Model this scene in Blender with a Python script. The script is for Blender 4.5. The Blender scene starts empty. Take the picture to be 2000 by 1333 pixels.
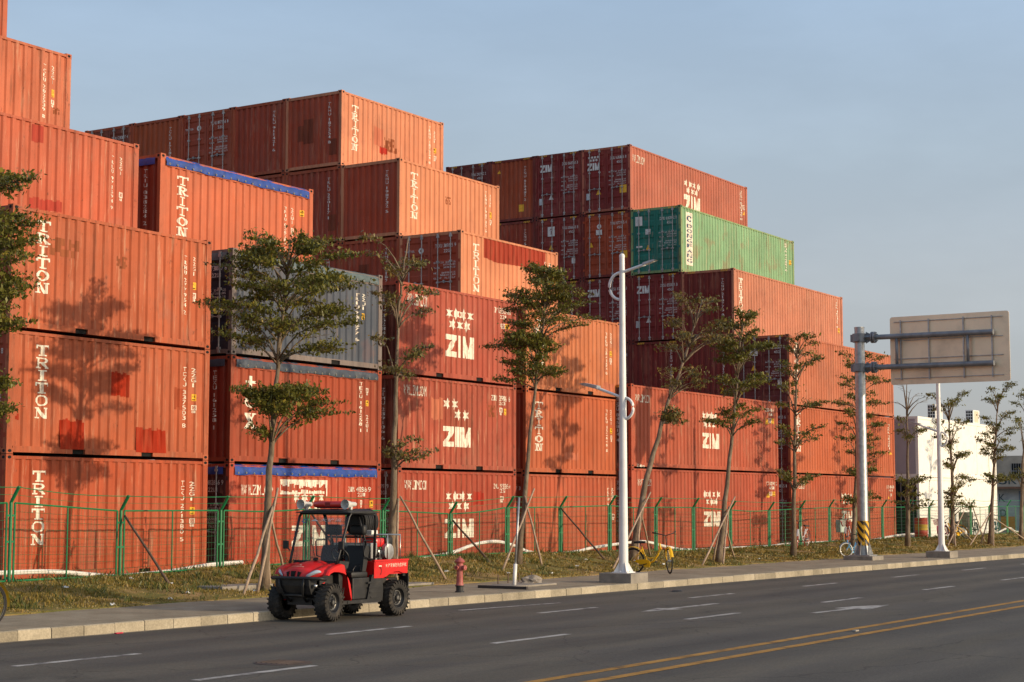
import bpy, bmesh, math, random
import numpy as np
from mathutils import Vector, Matrix
rnd = random.Random(7)
S = bpy.context.scene
COL = S.collection
PI = math.pi

# ------------------------------------------------------------------ camera, world, sun, exposure
cam_d = bpy.data.cameras.new('camera')
cam = bpy.data.objects.new('camera', cam_d); COL.objects.link(cam)
S.camera = cam
cam_d.sensor_width = 36.0
cam_d.lens = 3356.05 / 2000 * 36
cam_d.clip_end = 5000
cam.location = (-12.3796, -27.6752, 1.5773)
cam.rotation_euler = (math.radians(90 + 5.42), math.radians(-0.0527), math.radians(-57.6316))
SUN = Vector((0.23, -1.0, 0.235)).normalized()          # towards the sun
W = bpy.data.worlds.new('World'); S.world = W; W.use_nodes = True
nt = W.node_tree; nt.nodes.clear()
sky = nt.nodes.new('ShaderNodeTexSky'); sky.sky_type = 'NISHITA'; sky.sun_disc = False
sky.sun_elevation = math.asin(SUN.z); sky.sun_rotation = math.atan2(SUN.x, SUN.y)
sky.altitude = 0; sky.air_density = 1.0; sky.dust_density = 0.5; sky.ozone_density = 2.0
bg = nt.nodes.new('ShaderNodeBackground'); bg.inputs['Strength'].default_value = 0.15
# thin smog over the clear sky: thickest low down, with faint streaks of high cloud
hz = nt.nodes.new('ShaderNodeBackground'); hz.inputs['Strength'].default_value = 1.02
tcw = nt.nodes.new('ShaderNodeTexCoord'); sep = nt.nodes.new('ShaderNodeSeparateXYZ'); nt.links.new(tcw.outputs['Generated'], sep.inputs[0])
rmp = nt.nodes.new('ShaderNodeValToRGB'); el = rmp.color_ramp.elements
el[0].position = 0.0; el[0].color = (.315, .315, .37, 1); el[1].position = 1.0; el[1].color = (.36, .47, .70, 1)
for p_, c_ in ((.05, (.42, .415, .44)), (.12, (.485, .505, .535)), (.20, (.45, .53, .61)), (.29, (.405, .53, .69))):
    e_ = el.new(p_); e_.color = (*c_, 1)
nt.links.new(sep.outputs['Z'], rmp.inputs[0])
mpw = nt.nodes.new('ShaderNodeMapping'); mpw.inputs['Scale'].default_value = (1.6, 3.6, 10.0); mpw.inputs['Rotation'].default_value = (.3, .35, .5); nt.links.new(tcw.outputs['Generated'], mpw.inputs['Vector'])
nzw = nt.nodes.new('ShaderNodeTexNoise'); nzw.inputs['Scale'].default_value = 1.6; nzw.inputs['Detail'].default_value = 7; nzw.inputs['Roughness'].default_value = .55; nt.links.new(mpw.outputs[0], nzw.inputs['Vector'])
mrw = nt.nodes.new('ShaderNodeMapRange'); mrw.inputs['From Min'].default_value = .42; mrw.inputs['From Max'].default_value = .75; mrw.inputs['To Min'].default_value = .99; mrw.inputs['To Max'].default_value = 1.13; nt.links.new(nzw.outputs['Fac'], mrw.inputs['Value'])
scw = nt.nodes.new('ShaderNodeVectorMath'); scw.operation = 'SCALE'; nt.links.new(rmp.outputs[0], scw.inputs[0]); nt.links.new(mrw.outputs[0], scw.inputs['Scale']); nt.links.new(scw.outputs[0], hz.inputs['Color'])
mrz = nt.nodes.new('ShaderNodeMapRange'); mrz.inputs['From Min'].default_value = .3; mrz.inputs['From Max'].default_value = .9; mrz.inputs['To Min'].default_value = .8; mrz.inputs['To Max'].default_value = .45; nt.links.new(sep.outputs['Z'], mrz.inputs['Value'])
mxw = nt.nodes.new('ShaderNodeMixShader'); wo = nt.nodes.new('ShaderNodeOutputWorld')
nt.links.new(sky.outputs[0], bg.inputs['Color']); nt.links.new(mrz.outputs[0], mxw.inputs[0]); nt.links.new(bg.outputs[0], mxw.inputs[1]); nt.links.new(hz.outputs[0], mxw.inputs[2])
# the bright aureole of hazy air round the low sun
dt = nt.nodes.new('ShaderNodeVectorMath'); dt.operation = 'DOT_PRODUCT'; nt.links.new(tcw.outputs['Generated'], dt.inputs[0]); dt.inputs[1].default_value = SUN
mx0 = nt.nodes.new('ShaderNodeMath'); mx0.operation = 'MAXIMUM'; nt.links.new(dt.outputs['Value'], mx0.inputs[0]); mx0.inputs[1].default_value = 0
pw = nt.nodes.new('ShaderNodeMath'); pw.operation = 'POWER'; nt.links.new(mx0.outputs[0], pw.inputs[0]); pw.inputs[1].default_value = 4
ps = nt.nodes.new('ShaderNodeMath'); ps.operation = 'MULTIPLY'; nt.links.new(pw.outputs[0], ps.inputs[0]); ps.inputs[1].default_value = 1.7
au = nt.nodes.new('ShaderNodeBackground'); au.inputs['Color'].default_value = (1.0, .80, .54, 1); nt.links.new(ps.outputs[0], au.inputs['Strength'])
adw = nt.nodes.new('ShaderNodeAddShader'); nt.links.new(mxw.outputs[0], adw.inputs[0]); nt.links.new(au.outputs[0], adw.inputs[1])
nt.links.new(adw.outputs[0], wo.inputs['Surface'])
sun_d = bpy.data.lights.new('sun', 'SUN'); sun_d.energy = 3.75; sun_d.angle = math.radians(0.8)
sun_d.color = (1.0, 0.80, 0.55)
sun = bpy.data.objects.new('sun', sun_d); COL.objects.link(sun)
sun.rotation_euler = (-SUN).to_track_quat('-Z', 'Y').to_euler(); sun.location = (0, -40, 30)
S.view_settings.view_transform = 'Standard'; S.view_settings.look = 'None'
S.view_settings.exposure = 0.0; S.view_settings.gamma = 1.0

# ------------------------------------------------------------------ material helpers
def mat(name, base=(.5, .5, .5), rough=.6, metal=0.0, var=0.0, vscale=3.0, bump=0.0, bscale=20.0,
        dirt=None, dscale=2.0, damt=.5, spec=.4, stretch=None, objcol=False):
    m = bpy.data.materials.new(name); m.use_nodes = True
    n = m.node_tree; b = n.nodes['Principled BSDF']
    b.inputs['Roughness'].default_value = rough; b.inputs['Metallic'].default_value = metal
    b.inputs['Specular IOR Level'].default_value = spec
    tc = n.nodes.new('ShaderNodeTexCoord'); oi = n.nodes.new('ShaderNodeObjectInfo')
    ad = n.nodes.new('ShaderNodeVectorMath'); ad.operation = 'MULTIPLY_ADD'
    n.links.new(oi.outputs['Location'], ad.inputs[0]); ad.inputs[1].default_value = (1.37, 1.71, 1.93)
    n.links.new(tc.outputs['Object'], ad.inputs[2])
    vec = ad.outputs[0]
    if stretch:
        mp = n.nodes.new('ShaderNodeMapping'); mp.inputs['Scale'].default_value = stretch
        n.links.new(vec, mp.inputs['Vector']); vec = mp.outputs[0]
    if objcol:
        col = oi.outputs['Color']
    else:
        rgb = n.nodes.new('ShaderNodeRGB'); rgb.outputs[0].default_value = (*base, 1); col = rgb.outputs[0]
    if var:
        nz = n.nodes.new('ShaderNodeTexNoise'); nz.inputs['Scale'].default_value = vscale; nz.inputs['Detail'].default_value = 6
        n.links.new(vec, nz.inputs['Vector'])
        mr = n.nodes.new('ShaderNodeMapRange'); mr.inputs['From Min'].default_value = .3; mr.inputs['From Max'].default_value = .7
        mr.inputs['To Min'].default_value = 1 - var; mr.inputs['To Max'].default_value = 1 + var
        n.links.new(nz.outputs['Fac'], mr.inputs['Value'])
        hs = n.nodes.new('ShaderNodeVectorMath'); hs.operation = 'SCALE'
        n.links.new(col, hs.inputs[0]); n.links.new(mr.outputs[0], hs.inputs['Scale']); col = hs.outputs[0]
    if dirt:
        nz = n.nodes.new('ShaderNodeTexNoise'); nz.inputs['Scale'].default_value = dscale; nz.inputs['Detail'].default_value = 8
        nz.inputs['Roughness'].default_value = .65
        n.links.new(vec, nz.inputs['Vector'])
        mr = n.nodes.new('ShaderNodeMapRange'); mr.inputs['From Min'].default_value = .5; mr.inputs['From Max'].default_value = .72
        mr.inputs['To Max'].default_value = damt
        n.links.new(nz.outputs['Fac'], mr.inputs['Value'])
        mx = n.nodes.new('ShaderNodeMix'); mx.data_type = 'RGBA'
        n.links.new(mr.outputs[0], mx.inputs['Factor']); n.links.new(col, mx.inputs['A'])
        mx.inputs['B'].default_value = (*dirt, 1); col = mx.outputs['Result']
    n.links.new(col, b.inputs['Base Color'])
    if bump:
        nz = n.nodes.new('ShaderNodeTexNoise'); nz.inputs['Scale'].default_value = bscale; nz.inputs['Detail'].default_value = 5
        n.links.new(vec, nz.inputs['Vector'])
        bp = n.nodes.new('ShaderNodeBump'); bp.inputs['Strength'].default_value = bump; bp.inputs['Distance'].default_value = .02
        n.links.new(nz.outputs['Fac'], bp.inputs['Height']); n.links.new(bp.outputs[0], b.inputs['Normal'])
    return m

def paint_mat(name, rust=.5, streak=.12):
    """weathered container paint; the paint colour is the object's own colour"""
    m = bpy.data.materials.new(name); m.use_nodes = True
    n = m.node_tree; b = n.nodes['Principled BSDF']; b.inputs['Roughness'].default_value = .55
    b.inputs['Specular IOR Level'].default_value = .2
    tc = n.nodes.new('ShaderNodeTexCoord'); oi = n.nodes.new('ShaderNodeObjectInfo')
    ad = n.nodes.new('ShaderNodeVectorMath'); ad.operation = 'MULTIPLY_ADD'
    n.links.new(oi.outputs['Location'], ad.inputs[0]); ad.inputs[1].default_value = (1.37, 1.71, 1.93)
    n.links.new(tc.outputs['Object'], ad.inputs[2])
    def noise(scale, det, mapscale=None, rough=.6):
        v = ad.outputs[0]
        if mapscale:
            mp = n.nodes.new('ShaderNodeMapping'); mp.inputs['Scale'].default_value = mapscale
            n.links.new(v, mp.inputs['Vector']); v = mp.outputs[0]
        z = n.nodes.new('ShaderNodeTexNoise'); z.inputs['Scale'].default_value = scale; z.inputs['Detail'].default_value = det
        z.inputs['Roughness'].default_value = rough
        n.links.new(v, z.inputs['Vector']); return z.outputs['Fac']
    def rng(f, a, b_, c, d):
        r = n.nodes.new('ShaderNodeMapRange'); r.inputs['From Min'].default_value = a; r.inputs['From Max'].default_value = b_
        r.inputs['To Min'].default_value = c; r.inputs['To Max'].default_value = d; n.links.new(f, r.inputs['Value']); return r.outputs[0]
    def mul(a, f):
        h = n.nodes.new('ShaderNodeVectorMath'); h.operation = 'SCALE'; n.links.new(a, h.inputs[0]); n.links.new(f, h.inputs['Scale']); return h.outputs[0]
    def mix(f, a, c):
        x = n.nodes.new('ShaderNodeMix'); x.data_type = 'RGBA'; n.links.new(f, x.inputs['Factor']); n.links.new(a, x.inputs['A'])
        if isinstance(c, tuple): x.inputs['B'].default_value = (*c, 1)
        else: n.links.new(c, x.inputs['B'])
        return x.outputs['Result']
    wear = oi.outputs['Alpha']
    def worn(f):
        h = n.nodes.new('ShaderNodeMath'); h.operation = 'MULTIPLY'; h.use_clamp = True; n.links.new(f, h.inputs[0]); n.links.new(wear, h.inputs[1]); return h.outputs[0]
    col = oi.outputs['Color']
    col = mul(col, rng(noise(.55, 4), .3, .7, .84, 1.14))                      # patches of different fading
    col = mul(col, rng(noise(1.0, 3, (7, 7, .12)), .3, .7, 1 - streak, 1 + streak))   # runs down the panels
    pale = noise(1.0, 5, (9, 9, .8), .7)
    col = mix(worn(rng(pale, .56, .74, 0, .42)), col, (.55, .32, .2))                # rubbed, paler paint
    col = mix(worn(rng(noise(1.3, 8, (3, 3, .45), .7), .56, .74, 0, .42)), col, (.12, .045, .022))   # grime and old rust runs
    col = mix(worn(rng(noise(5.5, 8, (1.6, 1.6, .8), .75), .625 - .05 * rust, .72, 0, .75)), col, (.07, .026, .014))   # rust spots
    col = mix(worn(rng(noise(.9, 4, (1.1, 1.1, 1.0), .5), .60, .66, 0, .22)), col, (.30, .10, .06))   # dull rubbed areas
    col = mix(rng(noise(.8, 5), .3, .7, .0, .065), col, (.46, .36, .27))   # dust
    n.links.new(col, b.inputs['Base Color'])
    n.links.new(rng(noise(3, 4), .3, .7, .45, .7), b.inputs['Roughness'])
    bp = n.nodes.new('ShaderNodeBump'); bp.inputs['Strength'].default_value = .42; bp.inputs['Distance'].default_value = .03
    n.links.new(noise(1.25, 1.5), bp.inputs['Height']); n.links.new(bp.outputs[0], b.inputs['Normal'])
    return m

M = {}
M['paint'] = paint_mat('container_paint', .4)
M['frame'] = paint_mat('container_frame_paint', 1.3, .2)
M['mark'] = mat('white_stencil_paint', (.78, .71, .58), .6, var=.12, vscale=6, dirt=(.42, .17, .09), dscale=7, damt=.6)
M['endmark'] = mat('white_end_lettering', (.70, .68, .64), .6, var=.1, vscale=6, dirt=(.25, .12, .08), dscale=9, damt=.5)
M['yellow'] = mat('yellow_sticker', (.78, .42, .02), .5, var=.15, vscale=15)
M['patch'] = mat('repaint', rough=.6, var=.22, vscale=3.0, objcol=True, spec=.08, stretch=(3, 3, .5), dirt=(.30, .09, .045), dscale=1.6, damt=.45)
M['black'] = mat('black_opening', (.006, .006, .006), .9)  # flat black carries the shade inside holes, pockets and openings; also sticker print
M['rubber'] = mat('rubber_seal', (.012, .012, .013), .7)
M['galv'] = mat('galvanised_steel', (.42, .43, .44), .42, .75, var=.2, vscale=9, dirt=(.2, .17, .14), dscale=5, damt=.35)
M['rod'] = mat('locking_rod_steel', (.36, .34, .33), .5, .3, var=.25, vscale=6)
M['blue_tarp'] = mat('blue_tarpaulin', (.012, .05, .26), .38, var=.35, vscale=5, bump=.7, bscale=6, dirt=(.08, .1, .16), dscale=4, damt=.4)
M['grey_tarp'] = mat('faded_blue_grey_tarpaulin', (.036, .048, .070), .5, var=.35, vscale=5, bump=.7, bscale=6, dirt=(.15, .16, .17), dscale=4, damt=.5)
M['green_tarp'] = mat('grey_green_tarpaulin', (.075, .105, .11), .5, var=.3, vscale=5, bump=.7, bscale=6)
M['eyelet'] = mat('eyelet_metal', (.36, .34, .29), .45, .4)
M['fence'] = mat('green_fence_paint', (.008, .16, .055), .45, var=.2, vscale=3)
M['wire'] = mat('green_coated_wire', (.015, .14, .055), .5)
M['white_pole'] = mat('white_pole_paint', (.78, .77, .76), .35, var=.06, vscale=2, dirt=(.45, .4, .33), dscale=3, damt=.3)
M['concrete'] = mat('concrete', (.27, .24, .20), .9, var=.25, vscale=6, bump=.5, bscale=25, dirt=(.1, .09, .08), dscale=3, damt=.6)
M['bark'] = mat('bark', (.16, .115, .075), .9, var=.35, vscale=8, bump=.8, bscale=22, dirt=(.30, .25, .19), dscale=6, damt=.6, stretch=(1, 1, .45))
M['wood'] = mat('weathered_pole_wood', (.33, .24, .17), .85, var=.25, vscale=9, bump=.4, bscale=30)
M['darkwood'] = mat('dark_brown_pole', (.12, .075, .05), .8, var=.25, vscale=9)
M['pvc'] = mat('white_pvc_pipe', (.78, .74, .68), .45, var=.08, vscale=4, dirt=(.4, .33, .25), dscale=5, damt=.4)
M['tyre'] = mat('tyre_rubber', (.022, .020, .018), .85, var=.3, vscale=9, dirt=(.10, .08, .06), dscale=7, damt=.7)
M['biketyre'] = mat('bicycle_tyre', (.018, .017, .016), .8)
M['plastic'] = mat('black_plastic', (.012, .012, .013), .5, var=.3, vscale=6, dirt=(.045, .04, .035), dscale=5, damt=.6)
M['seat'] = mat('black_vinyl', (.014, .014, .015), .55, var=.2, vscale=5)
M['redpaint'] = mat('red_vehicle_paint', (.60, .012, .012), .30, var=.08, vscale=2.5, dirt=(.34, .06, .04), dscale=6, damt=.5, spec=.5)
M['chrome'] = mat('bright_metal', (.62, .61, .58), .28, .9)
M['darkmetal'] = mat('dark_metal', (.03, .03, .032), .4, .6, var=.2)
M['stainless'] = mat('stainless_tube', (.5, .49, .46), .32, .85, var=.1)
M['white'] = mat('white_plastic', (.75, .74, .7), .45)
M['hydrant'] = mat('faded_hydrant_red', (.36, .085, .075), .55, var=.18, vscale=9, dirt=(.5, .24, .2), dscale=6, damt=.5)
M['orange'] = mat('orange_paint', (.55, .2, .02), .5, var=.15)
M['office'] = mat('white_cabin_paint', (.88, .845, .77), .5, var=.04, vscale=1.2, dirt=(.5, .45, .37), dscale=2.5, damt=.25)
M['office_shade'] = mat('shaded_white_cabin_end', (.42, .38, .40), .6, var=.06, vscale=2)  # end of the white cabin, its shade put into the grey colour
M['signback'] = mat('sign_back_aluminium', (.86, .70, .50), .42, .62, var=.08, vscale=1.2, dirt=(.30, .24, .17), dscale=1.0, damt=.35)
M['rail'] = mat('grey_steel_tube', (.22, .23, .245), .45, .3, var=.2, vscale=4)
M['rock'] = mat('rough_rock', (.24, .21, .18), .95, var=.4, vscale=9, bump=1.0, bscale=14)
M['litter'] = mat('pale_litter', (.72, .72, .7), .7, var=.1)
M['objpaint'] = mat('frame_paint', rough=.35, objcol=True, var=.08)
g = bpy.data.materials.new('windscreen_glass'); g.use_nodes = True; n_ = g.node_tree; n_.nodes.clear()
_o = n_.nodes.new('ShaderNodeOutputMaterial'); _t = n_.nodes.new('ShaderNodeBsdfTransparent'); _t.inputs[0].default_value = (.86, .88, .88, 1)
_g = n_.nodes.new('ShaderNodeBsdfGlossy'); _g.inputs['Roughness'].default_value = .12; _f = n_.nodes.new('ShaderNodeFresnel'); _f.inputs[0].default_value = 1.12
_d = n_.nodes.new('ShaderNodeBsdfDiffuse'); _d.inputs[0].default_value = (.6, .58, .55, 1)
_x = n_.nodes.new('ShaderNodeMixShader'); _x.inputs[0].default_value = .05
_y = n_.nodes.new('ShaderNodeMixShader')
n_.links.new(_t.outputs[0], _x.inputs[1]); n_.links.new(_d.outputs[0], _x.inputs[2])
n_.links.new(_f.outputs[0], _y.inputs[0]); n_.links.new(_x.outputs[0], _y.inputs[1]); n_.links.new(_g.outputs[0], _y.inputs[2]); n_.links.new(_y.outputs[0], _o.inputs[0])
M['glass'] = g
M['lens'] = mat('headlight_lens', (.45, .5, .56), .12, .2, spec=.8)
M['redlens'] = mat('red_beacon_lens', (.62, .018, .012), .12, spec=.8)

def leaf_mat(name, base, dry):
    m = bpy.data.materials.new(name); m.use_nodes = True; n = m.node_tree; n.nodes.clear()
    o = n.nodes.new('ShaderNodeOutputMaterial'); tc = n.nodes.new('ShaderNodeTexCoord')
    z = n.nodes.new('ShaderNodeTexNoise'); z.inputs['Scale'].default_value = 2.6; z.inputs['Detail'].default_value = 5
    n.links.new(tc.outputs['Object'], z.inputs['Vector'])
    z2 = n.nodes.new('ShaderNodeTexWhiteNoise'); z2.noise_dimensions = '3D'
    ge = n.nodes.new('ShaderNodeNewGeometry'); n.links.new(ge.outputs['Random Per Island'], z2.inputs['Vector'])
    cr = n.nodes.new('ShaderNodeValToRGB'); e = cr.color_ramp.elements
    e[0].position = .3; e[0].color = (base[0] * .38, base[1] * .45, base[2] * .6, 1)
    e[1].position = .75; e[1].color = (*base, 1)
    e2 = cr.color_ramp.elements.new(.95); e2.color = (*dry, 1)
    ma = n.nodes.new('ShaderNodeMath'); ma.operation = 'MULTIPLY_ADD'; ma.inputs[1].default_value = .42
    mb = n.nodes.new('ShaderNodeMath'); mb.operation = 'MULTIPLY'; mb.inputs[1].default_value = .8
    n.links.new(z.outputs['Fac'], mb.inputs[0]); n.links.new(ge.outputs['Random Per Island'], ma.inputs[0]); n.links.new(mb.outputs[0], ma.inputs[2])
    n.links.new(ma.outputs[0], cr.inputs[0])
    d = n.nodes.new('ShaderNodeBsdfPrincipled'); d.inputs['Roughness'].default_value = .45; d.inputs['Specular IOR Level'].default_value = .35
    t = n.nodes.new('ShaderNodeBsdfTranslucent'); x = n.nodes.new('ShaderNodeMixShader'); x.inputs[0].default_value = .22
    n.links.new(cr.outputs[0], d.inputs['Base Color']); n.links.new(cr.outputs[0], t.inputs[0])
    n.links.new(d.outputs[0], x.inputs[1]); n.links.new(t.outputs[0], x.inputs[2]); n.links.new(x.outputs[0], o.inputs[0])
    return m
M['leaf'] = leaf_mat('leaf_green', (.175, .165, .028), (.34, .24, .04))
M['leafdry'] = leaf_mat('leaf_olive_brown', (.20, .165, .045), (.32, .18, .055))
M['blade'] = leaf_mat('dry_grass_blade', (.28, .20, .040), (.46, .28, .10))

# ------------------------------------------------------------------ mesh helpers
WEAR = [1.0]      # how worn the paint of the thing being built is
class MB:
    def __init__(s): s.v = []; s.f = []; s.m = []
    def add(s, vs, fs, mi=0):
        o = len(s.v); s.v += [tuple(p) for p in vs]; s.f += [tuple(i + o for i in q) for q in fs]; s.m += [mi] * len(fs); return s
    def box(s, x0, x1, y0, y1, z0, z1, mi=0):
        return s.add([(x0, y0, z0), (x1, y0, z0), (x1, y1, z0), (x0, y1, z0), (x0, y0, z1), (x1, y0, z1), (x1, y1, z1), (x0, y1, z1)],
              [(0, 3, 2, 1), (4, 5, 6, 7), (0, 1, 5, 4), (1, 2, 6, 5), (2, 3, 7, 6), (3, 0, 4, 7)], mi)
    def bbox(s, x0, x1, y0, y1, z0, z1, c, mi=0):
        """box with chamfered edges"""
        bm = bmesh.new(); bmesh.ops.create_cube(bm, size=1)
        for v in bm.verts: v.co = Vector((x0 + (v.co.x + .5) * (x1 - x0), y0 + (v.co.y + .5) * (y1 - y0), z0 + (v.co.z + .5) * (z1 - z0)))
        bmesh.ops.bevel(bm, geom=bm.edges[:], offset=c, segments=2, affect='EDGES', profile=.5)
        bm.verts.index_update(); s.add([v.co[:] for v in bm.verts], [[v.index for v in f.verts] for f in bm.faces], mi); bm.free(); return s
    def tube(s, pts, r, n=8, mi=0, cap=True):
        pts = [Vector(p) for p in pts]; rs = r if isinstance(r, (list, tuple)) else [r] * len(pts)
        o = len(s.v); ref = None
        for i, p in enumerate(pts):
            d = (pts[min(i + 1, len(pts) - 1)] - pts[max(i - 1, 0)])
            if d.length < 1e-9: d = Vector((0, 0, 1))
            d.normalize()
            if ref is None: ref = Vector((0, 0, 1)) if abs(d.z) < .9 else Vector((1, 0, 0))
            a = d.cross(ref)
            if a.length < 1e-4: a = d.cross(Vector((0, 1, 0)))
            a.normalize(); b = d.cross(a)
            ref = a.cross(d) * -1 if False else ref
            for k in range(n):
                t = 2 * PI * k / n; q = p + (a * math.cos(t) + b * math.sin(t)) * rs[i]; s.v.append(q[:])
        for i in range(len(pts) - 1):
            for k in range(n):
                s.f.append((o + i * n + k, o + i * n + (k + 1) % n, o + (i + 1) * n + (k + 1) % n, o + (i + 1) * n + k)); s.m.append(mi)
        if cap:
            s.f.append(tuple(o + k for k in range(n - 1, -1, -1))); s.m.append(mi)
            s.f.append(tuple(o + (len(pts) - 1) * n + k for k in range(n))); s.m.append(mi)
        return s
    def lathe(s, prof, n=24, axis='z', c=(0, 0, 0), mi=0, close=False):
        """prof: (radius, height) pairs; revolve about an axis through c"""
        o = len(s.v)
        for r, h in prof:
            for k in range(n):
                t = 2 * PI * k / n; a, b = r * math.cos(t), r * math.sin(t)
                p = (a, b, h) if axis == 'z' else (a, h, b) if axis == 'y' else (h, a, b)
                s.v.append((p[0] + c[0], p[1] + c[1], p[2] + c[2]))
        L = len(prof)
        for i in range(L if close else L - 1):
            j = (i + 1) % L
            for k in range(n):
                s.f.append((o + i * n + k, o + i * n + (k + 1) % n, o + j * n + (k + 1) % n, o + j * n + k)); s.m.append(mi)
        return s
    def prism(s, poly, axis, a, b, mi=0):
        """poly in the two other axes, extruded from a to b along axis"""
        n = len(poly)
        def P(p, h): return (h, p[0], p[1]) if axis == 'x' else (p[0], h, p[1]) if axis == 'y' else (p[0], p[1], h)
        s.add([P(p, a) for p in poly] + [P(p, b) for p in poly],
              [tuple(range(n - 1, -1, -1)), tuple(range(n, 2 * n))] + [(i, (i + 1) % n, n + (i + 1) % n, n + i) for i in range(n)], mi); return s
    def mesh(s, name, mats, smooth=False, fix=False):
        me = bpy.data.meshes.new(name); me.from_pydata(s.v, [], s.f)
        for m in (mats if isinstance(mats, (list, tuple)) else [mats]): me.materials.append(m)
        if any(s.m): me.polygons.foreach_set('material_index', s.m)
        if fix:
            bm = bmesh.new(); bm.from_mesh(me); bmesh.ops.recalc_face_normals(bm, faces=bm.faces[:]); bm.to_mesh(me); bm.free()
        if smooth: me.polygons.foreach_set('use_smooth', [True] * len(me.polygons))
        me.update(); return me
    def build(s, name, mats, parent=None, smooth=False, fix=True, loc=None, color=None, auto=None):
        return link(name, s.mesh(name, mats, smooth, fix), parent, loc, color, auto)

def link(name, me, parent=None, loc=None, color=None, auto=None):
    o = bpy.data.objects.new(name, me); COL.objects.link(o); o.parent = parent
    if loc is not None: o.location = loc
    if color is not None: o.color = (*color, WEAR[0])
    if auto: me.set_sharp_from_angle(angle=math.radians(auto)); me.polygons.foreach_set('use_smooth', [True] * len(me.polygons))
    return o
def tag(o, label=None, cat=None, group=None, kind=None):
    if label: o['label'] = label
    if cat: o['category'] = cat
    if group: o['group'] = group
    if kind: o['kind'] = kind
    return o
def thing(name, label, cat, loc=(0, 0, 0), rot=0.0, group=None):
    o = bpy.data.objects.new(name, None); COL.objects.link(o); o.location = loc; o.rotation_euler = (0, 0, rot)
    o.empty_display_size = .3
    return tag(o, label, cat, group)
def np_mesh(name, V, F, m):
    """V (N,3), F (K,4) quads by numpy"""
    me = bpy.data.meshes.new(name); V = np.asarray(V, np.float32); F = np.asarray(F, np.int32)
    me.vertices.add(len(V)); me.vertices.foreach_set('co', V.ravel())
    k = F.shape[1]
    me.loops.add(F.size); me.loops.foreach_set('vertex_index', F.ravel())
    me.polygons.add(len(F)); me.polygons.foreach_set('loop_start', np.arange(0, F.size, k, dtype=np.int32))
    me.polygons.foreach_set('loop_total', np.full(len(F), k, np.int32))
    me.materials.append(m); me.update(calc_edges=True); return me

# ------------------------------------------------------------------ glyphs: polygons -> strips laid on a surface
_tc = bpy.data.curves.new('glyph', 'FONT'); _to = bpy.data.objects.new('glyph', _tc); COL.objects.link(_to)
_gc = {}
def glyph(ch):
    if ch not in _gc:
        _tc.body = ch; dg = bpy.context.evaluated_depsgraph_get(); dg.update()
        ev = _to.evaluated_get(dg); me = ev.to_mesh(); me.calc_loop_triangles()
        V = [(v.co.x, v.co.y) for v in me.vertices]
        T = [[V[i] for i in t.vertices] for t in me.loop_triangles]
        ev.to_mesh_clear()
        if T:
            xs = [p[0] for t in T for p in t]; ys = [p[1] for t in T for p in t]
            x0, x1 = min(xs), max(xs); y0, y1 = 0 if min(ys) > -.05 else min(ys), max(ys)
            if ord(ch) < 256 and ch not in '.,-:/': y0, y1 = 0, .729
            if ord(ch) < 256 and ch in '.-:': y0, y1 = 0, .729
            T = [[((p[0] - x0) / (x1 - x0), (p[1] - y0) / (y1 - y0)) for p in t] for t in T]
            _gc[ch] = (T, (x1 - x0) / .729)
        else: _gc[ch] = ([], .4)
    return _gc[ch]
def R(x0, y0, x1, y1): return [(x0, y0), (x1, y0), (x1, y1), (x0, y1)]
def ring(cx, cy, rx, ry, tx, ty, a0=0, a1=2 * PI, n=20):
    q = []
    for i in range(n):
        t0 = a0 + (a1 - a0) * i / n; t1 = a0 + (a1 - a0) * (i + 1) / n
        f = lambda t, x, y: (cx + x * math.cos(t), cy + y * math.sin(t))
        q.append([f(t0, rx, ry), f(t1, rx, ry), f(t1, rx - tx, ry - ty), f(t0, rx - tx, ry - ty)])
    return q
SLAB = {  # slab serif capitals in a unit box
 'T': [R(0, .84, 1, 1), R(0, .66, .12, .84), R(.88, .66, 1, .84), R(.39, 0, .62, .84), R(.22, 0, .79, .12)],
 'R': [R(0, 0, .46, .12), R(0, .88, .5, 1), R(.12, 0, .33, 1)] + ring(.5, .73, .38, .27, .19, .13, -PI / 2, PI / 2, 10) + [R(.3, .46, .52, .59), R(.3, .87, .52, 1), [(.42, .5), (.62, .5), (.9, .1), (.7, .06)], R(.68, 0, 1, .13)],
 'I': [R(.2, .88, .8, 1), R(.2, 0, .8, .12), R(.39, 0, .62, 1)],
 'O': ring(.5, .5, .47, .5, .2, .12),
 'N': [R(0, 0, .4, .12), R(0, .88, .32, 1), R(.12, 0, .27, 1), R(.66, .88, 1, 1), R(.74, 0, .88, 1), [(.1, 1), (.36, 1), (.9, 0), (.66, 0)]],
}
BLOCK = {
 'Z': [R(0, .76, 1, 1), R(0, 0, 1, .25), [(.6, .8), (1, .8), (.42, .2), (0, .2)]],
 'I': [R(0, 0, 1, 1)],
 'M': [R(0, 0, .27, 1), R(.73, 0, 1, 1), [(.0, 1), (.3, 1), (.62, .0), (.38, .0)], [(.7, 1), (1, 1), (.62, .0), (.38, .0)]],
}
def star(cx, cy, r):
    P = []
    for k in range(12):
        a = PI / 2 + k * PI / 6; q = r if k % 2 == 0 else r * .5; P.append((cx + q * math.cos(a), cy + q * math.sin(a)))
    return [[(cx, cy), P[i], P[(i + 1) % 12]] for i in range(12)]
def place(T, x0, z0, x1, z1):
    return [[(x0 + p[0] * (x1 - x0), z0 + p[1] * (z1 - z0)) for p in t] for t in T]
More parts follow.
